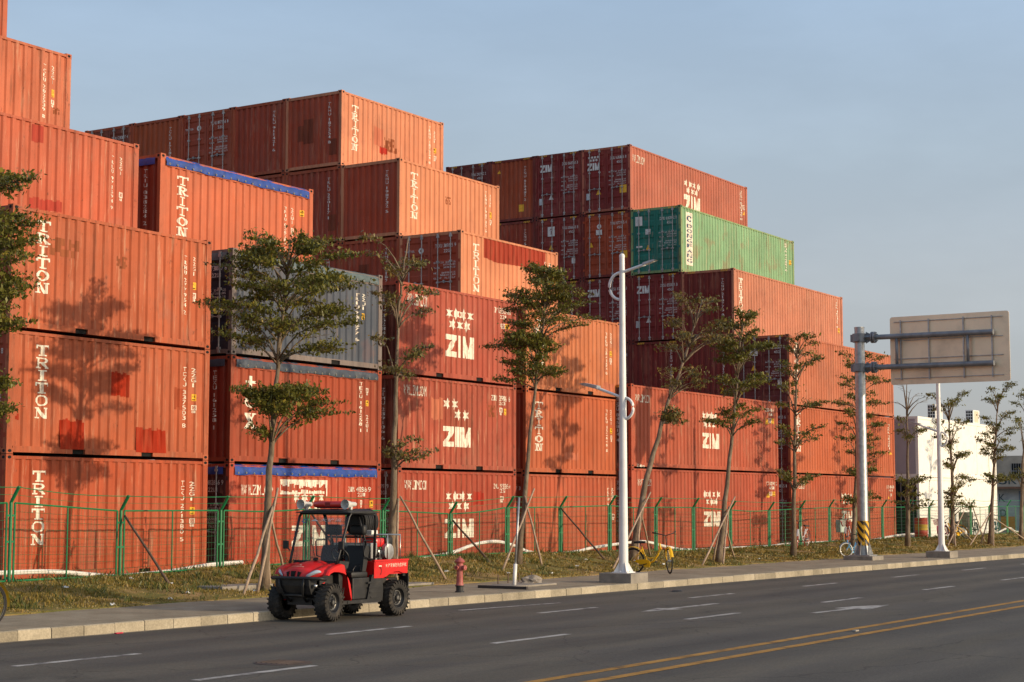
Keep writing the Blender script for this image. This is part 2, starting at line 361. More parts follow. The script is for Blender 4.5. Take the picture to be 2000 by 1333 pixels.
def hline(text, x0, z0, x1, z1, gap=.12):
    """a line of type fitted into a box"""
    w = [.45 if c == ' ' else (.35 if c in 'I1.' else .62) + gap for c in text]; tot = sum(w); T = []; x = x0
    for c, k in zip(text, w):
        k2 = k / tot * (x1 - x0)
        if c != ' ': T += place(glyph(c)[0], x, z0, x + k2 * .84, z1 if c != '.' else z0 + (z1 - z0) * 1.0)
        x += k2
    return T
def vline(text, x0, z0, x1, z1):
    h = [.5 if c == ' ' else 1 for c in text]; tot = sum(h); z = z1; T = []
    for c, k in zip(text, h):
        k2 = k / tot * (z1 - z0)
        if c != ' ':
            m = .3 if c in '1I' else 0
            T += place(glyph(c)[0], x0 + m * (x1 - x0), z - k2 * .82, x1 - m * (x1 - x0), z)
        z -= k2
    return T
def strips(polys, cw, breaks=()):
    """union of polygons cut into vertical columns: list of (xa, xb, za, zb)"""
    if not polys: return []
    xs0 = min(p[0] for q in polys for p in q); xs1 = max(p[0] for q in polys for p in q)
    n = max(1, int(math.ceil((xs1 - xs0) / cw))); e = [xs0 + (xs1 - xs0) * i / n for i in range(n + 1)]
    e = sorted(set([round(x, 5) for x in e] + [round(b, 5) for b in breaks if xs0 + .001 < b < xs1 - .001])); out = []
    bb = [(min(p[0] for p in q), max(p[0] for p in q), q) for q in polys]
    for a, b in zip(e, e[1:]):
        if b - a < 1e-5: continue
        xm = (a + b) / 2; iv = []
        for lo, hi, q in bb:
            if lo <= xm <= hi:
                ys = []
                for i in range(len(q)):
                    p, r = q[i], q[(i + 1) % len(q)]
                    if (p[0] <= xm) != (r[0] <= xm): ys.append(p[1] + (xm - p[0]) / (r[0] - p[0]) * (r[1] - p[1]))
                ys.sort()
                iv += [(ys[i], ys[i + 1]) for i in range(0, len(ys) - 1, 2)]
        iv.sort(); cur = None
        for lo, hi in iv:
            if hi - lo < 1e-5: continue
            if cur and lo <= cur[1] + 1e-4: cur[1] = max(cur[1], hi)
            else:
                if cur: out.append((a, b, *cur))
                cur = [lo, hi]
        if cur: out.append((a, b, *cur))
    return out
def lay(polys, cw, surf, off, breaks=()):
    mb = MB()
    for xa, xb, za, zb in strips(polys, cw, breaks):
        mb.add([surf(xa, za, off), surf(xb, za, off), surf(xb, zb, off), surf(xa, zb, off)], [(0, 1, 2, 3)])
    return mb
MARKS = {
 'A03': [('T', '', 0.68, 0.78, 1.05, 2.36), ('V', 'TRHU 277954 2', 5.15, 0.74, 5.27, 2.14), ('V', '22G1', 5.44, 1.68, 5.56, 2.14), ('Y', '', 5.46, 1.37, 5.59, 1.54), ('B', '', 5.45, 1.09, 5.59, 1.29), ('P', 'ghost', 1.04, 1.65, 1.87, 2.04), ('P', 'ghost', 3.02, 1.59, 3.35, 1.86)],
 'A02': [('T', '', 0.74, 0.74, 1.11, 2.32), ('V', 'TCKU 337503 8', 5.2, 0.71, 5.32, 2.14), ('V', '22G1', 5.48, 1.66, 5.62, 2.13), ('Y', '', 5.51, 1.36, 5.63, 1.52), ('B', '', 5.5, 1.08, 5.64, 1.26), ('P', 'red', 2.91, 1.33, 3.47, 1.88), ('P', 'red', 1.46, 0.13, 2.14, 0.76), ('P', 'red', 3.7, 0.12, 4.66, 0.67), ('P', 'red', 0.22, 0.68, 0.35, 0.81), ('P', 'faint', 4.93, 1.16, 5.25, 1.63)],
 'A01': [('T', '', 0.73, 0.7, 1.11, 2.28), ('V', 'TCKU 271380 5', 5.2, 0.7, 5.32, 2.11), ('V', '22G1', 5.49, 1.63, 5.63, 2.09), ('Y', '', 5.52, 1.33, 5.64, 1.5), ('B', '', 5.51, 1.05, 5.65, 1.24)],
 'A14': [('V', 'TRLU 971594 9', 5.16, 0.83, 5.26, 2.17), ('V', '22G1', 5.42, 1.72, 5.54, 2.17), ('B', '', 5.42, 1.1, 5.57, 1.31), ('P', 'mag', 2.64, 2.05, 3.0, 2.46), ('P', 'mag', 2.62, 0.51, 3.64, 0.79)],
 'A25': [('V', 'TCKU 202539 8', 5.14, 0.77, 5.26, 2.17), ('V', '22G1', 5.41, 1.69, 5.53, 2.17), ('Y', '', 5.43, 1.38, 5.55, 1.57), ('B', '', 5.42, 1.12, 5.55, 1.3), ('P', 'ghost', 5.53, 0.96, 5.71, 1.13)],
 'B03': [('V', 'TRIU 731877 6', 4.89, 0.7, 5.07, 2.0), ('V', '22U1', 5.18, 1.56, 5.34, 2.01), ('Y', '', 5.16, 1.31, 5.32, 1.48)],
 'B02': [('tex', '', 0.55, 0.84, 0.97, 2.12), ('V', 'TEXU 161258 1', 5.08, 0.89, 5.26, 2.24), ('B', '', 5.37, 1.9, 5.52, 2.09), ('Y', '', 5.37, 1.61, 5.53, 1.76), ('V', '22U1', 5.38, 0.9, 5.53, 1.37)],
 'B01': [('W', '', 0.45, 1.83, 1.68, 2.09), ('ban', '', 1.9, 1.81, 3.77, 2.22), ('S', '', 2.38, 1.42, 3.71, 1.9), ('Z', '', 2.37, 0.55, 3.74, 1.07), ('H', 'ZIMU 402866 9', 4.69, 1.93, 5.64, 2.07), ('H', '22U1', 5.06, 1.81, 5.38, 1.91), ('B', '', 5.16, 1.52, 5.29, 1.71), ('Y', '', 5.6, 1.52, 5.74, 1.7)],
 'B14': [('T', '', 0.65, 0.57, 1.03, 2.13), ('V', 'TRIU 038284 2', 4.83, 0.7, 4.96, 1.94), ('V', '22U1', 5.11, 1.47, 5.26, 1.94), ('B', '', 5.12, 1.18, 5.27, 1.38), ('Y', '', 5.53, 1.77, 5.68, 1.94)],
 'C03': [('W', '', 0.41, 1.96, 1.42, 2.3), ('S', '', 2.31, 1.41, 3.74, 2.09), ('Z', '', 2.32, 0.65, 3.75, 1.29), ('H', 'ZIMU 352841 0', 4.85, 2.15, 5.82, 2.32), ('H', '22G1', 5.22, 1.99, 5.56, 2.11), ('B', '', 5.25, 1.69, 5.42, 1.84), ('Y', '', 5.5, 1.71, 5.68, 1.85)],
 'C02': [('W', '', 0.31, 2.04, 1.36, 2.34), ('S2', '', 2.22, 1.42, 3.7, 2.07), ('Z', '', 2.23, 0.67, 3.64, 1.25), ('H', 'ZIMU 289106 6', 4.74, 2.11, 5.73, 2.28), ('H', '22G1', 5.1, 1.99, 5.47, 2.09), ('B', '', 5.13, 1.69, 5.33, 1.91), ('Y', '', 5.39, 1.7, 5.56, 1.89), ('P', 'ghost', 4.54, 1.61, 4.96, 1.96), ('P', 'pale', 1.59, 1.42, 2.22, 2.03)],
 'C01': [('W', '', 0.38, 2.04, 1.43, 2.31), ('S', '', 2.31, 1.42, 3.73, 2.02), ('Z', '', 2.32, 0.68, 3.76, 1.22), ('H', 'ZIMU 295956 6', 4.82, 2.1, 5.78, 2.25), ('H', '22G1', 5.16, 1.98, 5.5, 2.1), ('B', '', 5.19, 1.69, 5.36, 1.87), ('P', 'red2', 3.75, 1.63, 4.3, 2.0)],
 'D03': [('T', '', 0.62, 0.65, 1.08, 2.24), ('V', 'TRLU 384152 0', 5.08, 0.74, 5.26, 2.18), ('V', '22G1', 5.4, 1.68, 5.58, 2.19), ('Y', '', 5.36, 1.4, 5.58, 1.57), ('B', '', 5.36, 1.12, 5.57, 1.33), ('P', 'pale', 4.93, 0.15, 5.67, 0.49)],
 'D02': [('T', '', 0.61, 0.68, 1.04, 2.25), ('V', 'TRLU 152640 8', 5.08, 0.75, 5.26, 2.19), ('V', '22G1', 5.37, 1.67, 5.55, 2.19), ('Y', '', 5.36, 1.4, 5.58, 1.57), ('B', '', 5.4, 1.12, 5.57, 1.33), ('P', 'pale', 2.39, 0.46, 3.24, 0.69)],
 'D01': [('V', 'TRIU 660217 3', 5.16, 0.87, 5.33, 2.18), ('V', '22G1', 5.44, 1.72, 5.62, 2.18), ('B', '', 5.47, 1.11, 5.64, 1.31)],
 'D14': [('T', '', 0.72, 0.66, 1.11, 2.26), ('P', 'dark', 1.35, 1.72, 5.29, 2.7), ('V', 'TCKU 319815 9', 5.15, 1.13, 5.32, 2.17), ('V', '22G1', 5.46, 1.61, 5.63, 2.17), ('Y', '', 5.49, 1.35, 5.66, 1.53)],
 'D25': [('T', '', 0.67, 0.66, 1.05, 2.24), ('V', 'TRHU 198732 5', 5.14, 0.79, 5.3, 2.28), ('V', '22G1', 5.44, 1.73, 5.57, 2.21), ('Y', '', 5.44, 1.35, 5.6, 1.57), ('B', '', 5.44, 1.11, 5.6, 1.29), ('P', 'ghost', 2.68, 1.45, 2.99, 1.71)],
 'D36': [('T', '', 0.62, 0.62, 0.97, 2.21), ('V', 'TRHU 187254 8', 5.13, 0.9, 5.3, 2.31), ('V', '22G1', 5.46, 1.74, 5.59, 2.18), ('Y', '', 5.46, 1.37, 5.62, 1.56), ('B', '', 5.46, 1.08, 5.62, 1.27), ('P', 'ghost', 2.44, 0.93, 3.19, 1.41), ('P', 'pale', 1.84, 1.04, 2.37, 1.68), ('P', 'red2', 2.2, 0.79, 2.62, 1.04)],
 'E02': [('W', '', 0.37, 2.22, 1.41, 2.5), ('S', '', 5.42, 1.5, 6.71, 2.14), ('Z', '', 5.44, 0.79, 6.82, 1.35), ('H', 'ZCSU 845814 4', 11.0, 2.38, 11.94, 2.52), ('H', '45G1', 11.29, 2.22, 11.74, 2.34), ('Tr', '', 11.04, 1.88, 11.33, 2.1), ('B', '', 11.38, 1.93, 11.58, 2.12), ('Y', '', 11.63, 1.92, 11.83, 2.13), ('H', 'Zim', 0.37, 0.02, 0.96, 0.12)],
 'E01': [('W', '', 0.44, 2.21, 1.51, 2.45), ('S', '', 5.47, 1.52, 6.89, 2.1), ('Z', '', 5.5, 0.78, 6.86, 1.32), ('H', 'ZCSU 122904 2', 11.05, 2.33, 12.08, 2.47), ('H', '45G1', 11.38, 2.17, 11.78, 2.29), ('Tr', '', 11.08, 1.85, 11.37, 2.05), ('B', '', 11.37, 1.91, 11.57, 2.07), ('Y', '', 11.67, 1.9, 11.87, 2.08)],
 'F03': [('T', '', 0.55, 1.03, 0.98, 2.61)],
 'F02': [('T', '', 0.64, 0.88, 1.12, 2.51), ('V', 'TCNU 384501 7', 11.43, 1.08, 11.63, 2.44), ('Tr', '', 11.45, 1.04, 11.86, 1.2)],
 'F01': [('W', '', 0.55, 2.22, 1.51, 2.47), ('S', '', 5.45, 1.54, 6.77, 2.08), ('Z', '', 5.47, 0.83, 6.79, 1.3), ('H', 'ZCSU 814165 3', 11.09, 2.32, 12.04, 2.46), ('H', '45G1', 11.41, 2.18, 11.82, 2.27), ('Tr', '', 11.19, 1.85, 11.46, 2.01), ('B', '', 11.54, 1.92, 11.74, 2.08)],
 'F14': [('T', '', 0.5, 1.01, 0.96, 2.56), ('V', 'TCNU 182127 6', 11.44, 1.35, 11.63, 2.71), ('Y', '', 11.59, 1.13, 11.79, 1.37)],
 'F25': [('DF', '', 0.51, 0.37, 1.2, 2.67), ('V', 'DFIU 640802 0', 11.16, 1.29, 11.41, 2.67), ('Y', '', 11.59, 1.67, 11.9, 1.9)],
 'F36': [('W', '', 0.29, 2.18, 1.39, 2.54), ('S', '', 5.26, 1.54, 6.97, 2.22), ('Z', '', 5.24, 0.5, 6.95, 1.51), ('V', 'ZCSU 630145 8', 11.41, 1.13, 11.59, 2.62), ('B', '', 11.7, 1.69, 11.88, 1.92), ('Tr', '', 11.69, 1.44, 11.94, 1.64)],
}
# ------------------------------------------------------------------ shipping containers
L20, L40, DEP, HS = 6.058, 12.192, 2.438, 2.591
BX = dict(A=11.893, B=18.830, C=25.645, D=32.762, E=38.614, F=52.876)
BY = dict(A=0, B=.119, C=.116, D=.434, E=-.105, F=.253)
BZ = dict(A=0, B=-.036, C=-.065, D=-.062, E=-.009, F=-.004)
ROW = 2.446
def hgt(b, t):
    if b in 'ABCD': return HS
    if b == 'E': return 2.813
    return {1: 2.833, 2: 2.788}.get(t, 2.896)
PER = .278
def trap(x0, x1, per, outer, inner):
    """breakpoints of a trapezoid corrugation between x0 and x1: [(x, depth)]"""
    n = max(1, int(round((x1 - x0) / per))); p = (x1 - x0) / n; q = [(x0, outer)]
    for i in range(n):
        a = x0 + i * p
        q += [(a + p * .36, outer), (a + p * .5, inner), (a + p * .86, inner), (a + p, outer)]
    return q
def interp(q, x):
    for (a, b), (c, d) in zip(q, q[1:]):
        if a <= x <= c: return b + (d - b) * (x - a) / (c - a + 1e-9)
    return q[-1][1]
_cm = {}
def cached(key, fn):
    if key not in _cm: _cm[key] = fn()
    return _cm[key]

def frame_mesh(L, H, tarp, pockets):
    b = MB()
    for x0, x1 in ((0.002, .16), (L - .16, L - .002)):
        for y0, y1 in ((.004, .11), (DEP - .11, DEP - .004)): b.box(x0, x1, y0, y1, .118, H - .118)
    for y0, y1 in ((.008, .06), (DEP - .06, DEP - .008)):
        if not tarp: b.box(.178, L - .178, y0, y1, H - .095, H - .03)
        else: b.box(.178, L - .178, y0, y1, H - .30, H - .06)
        b.box(.178, L - .178, y0 + .002, y1 - .002, .138, .165)
        e = [.178]
        if pockets:
            for c in (L / 2 - 1.03, L / 2 + 1.03): e += [c - .18, c + .18]
        e += [L - .178]
        for i in range(0, len(e), 2): b.box(e[i], e[i + 1], y0, y1, .034, .138)
    for x0, x1 in ((.01, .07), (L - .07, L - .01)):
        b.box(x0, x1, .178, DEP - .178, H - .12, H - .02); b.box(x0, x1, .178, DEP - .178, .03, .135)
    return b.mesh('frame', M['frame'])
def casting_mesh():
    b = MB()
    # solid block; black ovals on two outer faces paint the shade of the holes
    b.box(0, .178, 0, .162, 0, .118)
    hole = [(.089 + .05 * math.cos(t), .059 + .033 * math.sin(t)) for t in [2 * PI * k / 12 for k in range(12)]]
    b.add([(x, -.0025, z) for x, z in hole], [tuple(range(12))], 1)
    b.add([(-.0025, .081 + (x - .089) * .8, z) for x, z in hole], [tuple(range(11, -1, -1))], 1)
    return b.mesh('corner_casting', [M['frame'], M['black']])
def wall_mesh(L, H, tarp):
    q = trap(.16, L - .16, PER, .016, .052); b = MB(); zt = H - (.30 if tarp else .09)
    for i, (x, d) in enumerate(q): b.v += [(x, d, .16), (x, d, zt)]
    for i in range(len(q) - 1): b.f.append((2 * i, 2 * i + 2, 2 * i + 3, 2 * i + 1)); b.m.append(0)
    return b.mesh('side_wall', M['paint'])
def endwall_mesh(H):
    q = trap(.11, DEP - .11, .25, .02, .062); b = MB()
    for u, d in q: b.v += [(d, DEP - u, .13), (d, DEP - u, H - .11)]
    for i in range(len(q) - 1): b.f.append((2 * i, 2 * i + 2, 2 * i + 3, 2 * i + 1)); b.m.append(0)
    return b.mesh('end_wall', M['paint'])
def door_mesh(H, side):
    """one leaf, left (0) or right (1) as seen from outside; horizontal ribs, rubber seal all round"""
    u0, u1 = (.12, 1.212) if side == 0 else (1.226, DEP - .12); z0, z1 = .135, H - .122; b = MB()
    q = [(z0, .03), (z0 + .10, .03)]; n = 5; a, c = z0 + .10, z1 - .10
    for i in range(n):
        p = (c - a) / n; s = a + i * p
        q += [(s + p * .22, .03), (s + p * .34, .058), (s + p * .72, .058), (s + p * .84, .03)]
    q += [(z1 - .10, .03), (z1, .03)]
    o = len(b.v)
    for z, d in q: b.v += [(d, DEP - u0 - .09, z), (d, DEP - u1 + .09, z)]
    for i in range(len(q) - 1): b.f.append((o + 2 * i, o + 2 * i + 1, o + 2 * i + 3, o + 2 * i + 2)); b.m.append(0)
    for a0, a1 in ((u0, u0 + .09), (u1 - .09, u1)): b.box(.022, .065, DEP - a1, DEP - a0, z0, z1)
    b.box(.024, .065, DEP - u1 + .09, DEP - u0 - .09, z1 - .03, z1 + .001); b.box(.024, .065, DEP - u1 + .09, DEP - u0 - .09, z0 - .001, z0 + .04)
    for s in ((u0 - .012, u0), (u1, u1 + .012)): b.box(.027, .066, DEP - s[1], DEP - s[0], z0, z1, 1)
    b.box(.026, .066, DEP - u1, DEP - u0, z1 + .002, z1 + .018, 1)
    for k in range(4):   # hinges
        zz = z0 + .25 + k * (z1 - z0 - .5) / 3; uu = .085 if side == 0 else DEP - .085
        b.box(-.004, .02, DEP - uu - .045, DEP - uu + .045, zz - .05, zz + .05)
    return b.mesh('door', [M['paint'], M['rubber']])
def bar_mesh(H, flip):
    b = MB(); b.tube([(-.012, 0, .10), (-.012, 0, H - .10)], .017, 8)
    for z in (.16, H * .36, H * .62, H - .17): b.box(-.035, .022, -.045, .045, z - .03, z + .03)
    for z in (.085, H - .10): b.box(-.03, .02, -.03, .03, z - .035, z + .035)
    s = 1 if flip else -1
    b.tube([(-.03, 0, H * .37 - .04), (-.045, s * .14, H * .37 - .02), (-.045, s * .27, H * .37 + .0)], .013, 6)
    b.box(-.04, .02, s * .25 - .03, s * .25 + .03, H * .37 - .05, H * .37 + .04)
    return b.mesh('locking_bar', M['rod'])
def shell_mesh(L, H):
    b = MB(); b.box(.08, L - .08, .075, DEP - .075, H - .05, H - .025); b.box(.09, L - .075, .07, DEP - .07, .05, .12); return b.mesh('roof', M['paint'])
def pocket_mesh():
    b = MB(); b.box(-.18, .18, .062, 2.37, .036, .136); return b.mesh('forklift_pocket', M['black'])
def tarp_mesh(L, H, seed):
    r = random.Random(seed); b = MB(); n = 60; q = []
    ph = [r.random() * 6 for _ in range(4)]
    for i in range(n + 1):
        x = .19 + (L - .38) * i / n; w = .006 * math.sin(x * 5 + ph[0]) + .005 * math.sin(x * 11 + ph[1]); zl = H - .275 + .012 * math.sin(x * 3.1 + ph[2]) + .008 * math.sin(x * 9 + ph[3])
        tp = H - .035 + .012 * math.sin(x * 4.4 + ph[1]) + .008 * math.sin(x * 13 + ph[0])
        q.append([(x, -.012 + w, zl), (x, -.02 + w * 1.5, zl + .08), (x, -.006 - w, H - .11), (x, .02 + w, tp - .02), (x, .07, tp), (x, DEP / 2, tp + .03), (x, DEP - .07, tp), (x, DEP + .01, H - .1), (x, DEP + .01, zl)])
    m = len(q[0])
    for row in q: b.v += row
    for i in range(n):
        for j in range(m - 1): b.f.append((i * m + j, (i + 1) * m + j, (i + 1) * m + j + 1, i * m + j + 1)); b.m.append(0)
    o = len(b.v); zz = [(-.012, DEP - .19 - (DEP - .38) * k / 20) for k in range(21)]
    for k, (x, y) in enumerate(zz): d = .008 * math.sin(k * 1.9); b.v += [(x + d, y, H - .27), (x - d, y, H - .12), (x + .06, y, H - .03)]
    for k in range(20):
        for j in range(2): b.f.append((o + 3 * k + j, o + 3 * k + j + 1, o + 3 * k + 4 + j, o + 3 * k + 3 + j)); b.m.append(0)
    return b
def eyelet_mesh():
    b = MB(); b.lathe([(.023, -.006), (.026, 0), (.015, .001), (.015, -.006)], 10, 'y', (0, 0, 0), 0, True)
    b.lathe([(.0005, -.002), (.015, -.002)], 10, 'y', (0, 0, 0), 1); return b.mesh('eyelet', [M['eyelet'], M['black']])
def box_sticker(x0, z0, x1, z1):
    w, h = x1 - x0, z1 - z0
    T = [R(x0, z0 + h * .36, x0 + w * .14, z1), R(x1 - w * .14, z0 + h * .36, x1, z1), R(x0, z1 - h * .1, x1, z1), R(x0, z0 + h * .36, x1, z0 + h * .46)]
    return T + place(glyph('G')[0], x0 + w * .27, z0 + h * .52, x0 + w * .73, z1 - h * .16) + hline('81', x0 + w * .1, z0, x1 - w * .1, z0 + h * .3)
def zim_poly(x0, z0, x1, z1):
    w = x1 - x0
    return place(BLOCK['Z'], x0, z0, x0 + .385 * w, z1) + place(BLOCK['I'], x0 + .425 * w, z0, x0 + .545 * w, z1) + place(BLOCK['M'], x0 + .59 * w, z0, x1, z1)
def star_poly(x0, z0, x1, z1, which=None):
    w, h = x1 - x0, z1 - z0; r = min(w * .13, h * .27); T = []
    P = [(x0 + w * (.12 + .253 * i), z1 - r) for i in range(4)] + [(x0 + w * (.25 + .25 * i), z0 + r) for i in range(3)]
    for i, p in enumerate(P):
        if which is None or i in which: T += star(*p, r)
    return T
PATCH = dict(red=(.31, .024, .007), red2=(.36, .03, .018), mag=(.36, .05, .032), dark=(.30, .042, .022), ghost=(.25, .075, .032), faint=(.32, .066, .028), pale=(.47, .15, .085))

def marks(root, key, surf, breaks):
    for mk in MARKS.get(key, []):
        nm, tx, x0, z0, x1, z1 = mk
        name, mm, cw, col, off = 'lettering', M['mark'], .014, None, .006
        if nm == 'T':
            P = []; h = (z1 - z0) / 6
            for i, c in enumerate('TRITON'): P += place(SLAB[c], x0, z1 - (i + 1) * h + h * .06, x1, z1 - i * h - h * .06)
        elif nm == 'V': P = vline(tx, x0, z0, x1, z1)
        elif nm == 'H': P = hline(tx, x0, z0, x1, z1); cw = .012
        elif nm == 'W': P = hline('WWW.ZIM.COM', x0, z0, x1, z1, .05); cw = .012
        elif nm == 'Z': P = zim_poly(x0, z0, x1, z1)
        elif nm == 'S': P = star_poly(x0, z0, x1, z1); name = 'star_emblem'
        elif nm == 'S2': P = star_poly(x0, z0, x1, z1, (0, 1, 5, 6)); name = 'star_emblem'
        elif nm == 'tex':
            h = (z1 - z0) / 3; w = x1 - x0
            P = [R(x0 + .32 * w, z1 - h * .86, x0 + .58 * w, z1), R(x0 + .1 * w, z1 - h * .42, x0 + .95 * w, z1 - h * .27), R(x0 + .5 * w, z1 - h * .9, x0 + .95 * w, z1 - h * .76)]
            c = z1 - 1.42 * h
            P += ring(x0 + .5 * w, c, .46 * w, h * .4, .22 * w, h * .1, .0, 5.5, 22) + [R(x0 + .2 * w, c - .02, x0 + .95 * w, c + .06)]
            zx = z0; P += [[(x0, z0 + h * .86), (x0 + .34 * w, z0 + h * .86), (x1, z0), (x0 + .64 * w, z0)], [(x0 + .72 * w, z0 + h * .86), (x0 + .95 * w, z0 + h * .86), (x0 + .26 * w, z0), (x0 + .04 * w, z0)],
                  R(x0 - .04 * w, z0 + h * .8, x0 + .5 * w, z0 + h * .88), R(x0 + .6 * w, z0 + h * .8, x1, z0 + h * .88), R(x0 - .06 * w, z0 - .01, x0 + .4 * w, z0 + h * .07), R(x0 + .55 * w, z0 - .01, x1 + .06 * w, z0 + h * .07)]
        elif nm == 'ban':   # a peeled white banner
            rr = random.Random(3); w, h = x1 - x0, z1 - z0
            P = [R(x0, z1 - .05, x1, z1), R(x0, z1 - .36, x0 + .05, z1), R(x1 - .04, z0, x1, z1), R(x0, z1 - .37, x0 + w * .42, z1 - .33)]
            P += [R(x0 + w * t, z1 - rr.uniform(.1, .22), x0 + w * t + .06, z1 - .04) for t in [k / 28 for k in range(1, 28)]]
            P += [R(x0 + w * t, z1 - .35, x0 + w * t + .07, z1 - rr.uniform(.24, .32)) for t in [k / 24 for k in range(1, 23)]]
            name = 'peeled_banner'; off = .004
        elif nm == 'DF':
            o = lay([R(x0, z0, x1, z1)], .03, surf, .005, breaks).build('name_panel', M['mark'], root, fix=False)
            w = x1 - x0; P = vline('DONGFANG', x0 + .2 * w, z0 + .08, x1 - .2 * w, z1 - .5) + ring(x0 + .5 * w, z1 - .27, .3 * w, .14, .1 * w, .05, .3, 5.6)
            lay(P, .014, surf, .010, breaks).build('lettering', M['dfblue'], o, fix=False); continue
        elif nm == 'B': P = box_sticker(x0, z0, x1, z1); cw = .012; name = 'code_box'
        elif nm == 'Y':
            P = [R(x0, z0, x1, z1)]; name = 'sticker'; mm = M['yellow']; cw = .03
            lay(P, cw, surf, .005, breaks).build(name, mm, root, fix=False)
            P = hline('45', x0 + .02, (z0 + z1) / 2, x1 - .02, z1 - .02) + [R(x0 + .02, z0 + .02, x1 - .03, z0 + .04)]; mm = M['black']; name = 'lettering'; off = .008
        elif nm == 'Tr': P = [[(x0, z0), (x1, z0), ((x0 + x1) / 2, z1)]]; name = 'warning_triangle'; mm = M['yellow']
        elif nm == 'P':
            if tx == 'dark': z1 = min(z1, hgt(key[0], int(key[2])) - .1)
            rr = random.Random(x0 * 7 + z0); n_ = max(2, int((x1 - x0) / .07)); P = []
            for k in range(n_): P.append(R(x0 + (x1 - x0) * k / n_, z0 + rr.uniform(-.03, .04) * (z0 > .2), x0 + (x1 - x0) * (k + 1) / n_, z1 + rr.uniform(-.05, .03)))
            if tx == 'dark': P = [[(x0, z1 - .62), (x0 + .8, z1 - .72), (x0 + 2.4, z1 - .66), (x1, z1 - .80), (x1, z1), (x0, z1)]]
            name, mm, cw, col, off = 'repaint_patch', M['patch'], .05, PATCH[tx], .003
            if tx == 'ghost':
                P = []
                for a in range(9):
                    for c in range(5):
                        if rr.random() < .62: P.append(R(x0 + (x1 - x0) * a / 9, z0 + (z1 - z0) * c / 5, x0 + (x1 - x0) * (a + 1) / 9, z0 + (z1 - z0) * (c + 1) / 5))
        if name == 'star_emblem':     # each star a part of its own
            for k in range(0, len(P), 12): lay(P[k:k + 12], cw, surf, off, breaks).build(name, mm, root, fix=False)
            continue
        lay(P, cw, surf, off, breaks).build(name, mm, root, fix=False, color=col)

def casting(root, L, H, color):
    me = cached('cast', casting_mesh)
    for x, sx in ((0, 1), (L, -1)):
        for y, sy in ((0, 1), (DEP, -1)):
            for z in (0, H - .118):
                o = link('corner_casting', me, root, (x, y, z), color); o.scale = (sx, sy, 1)

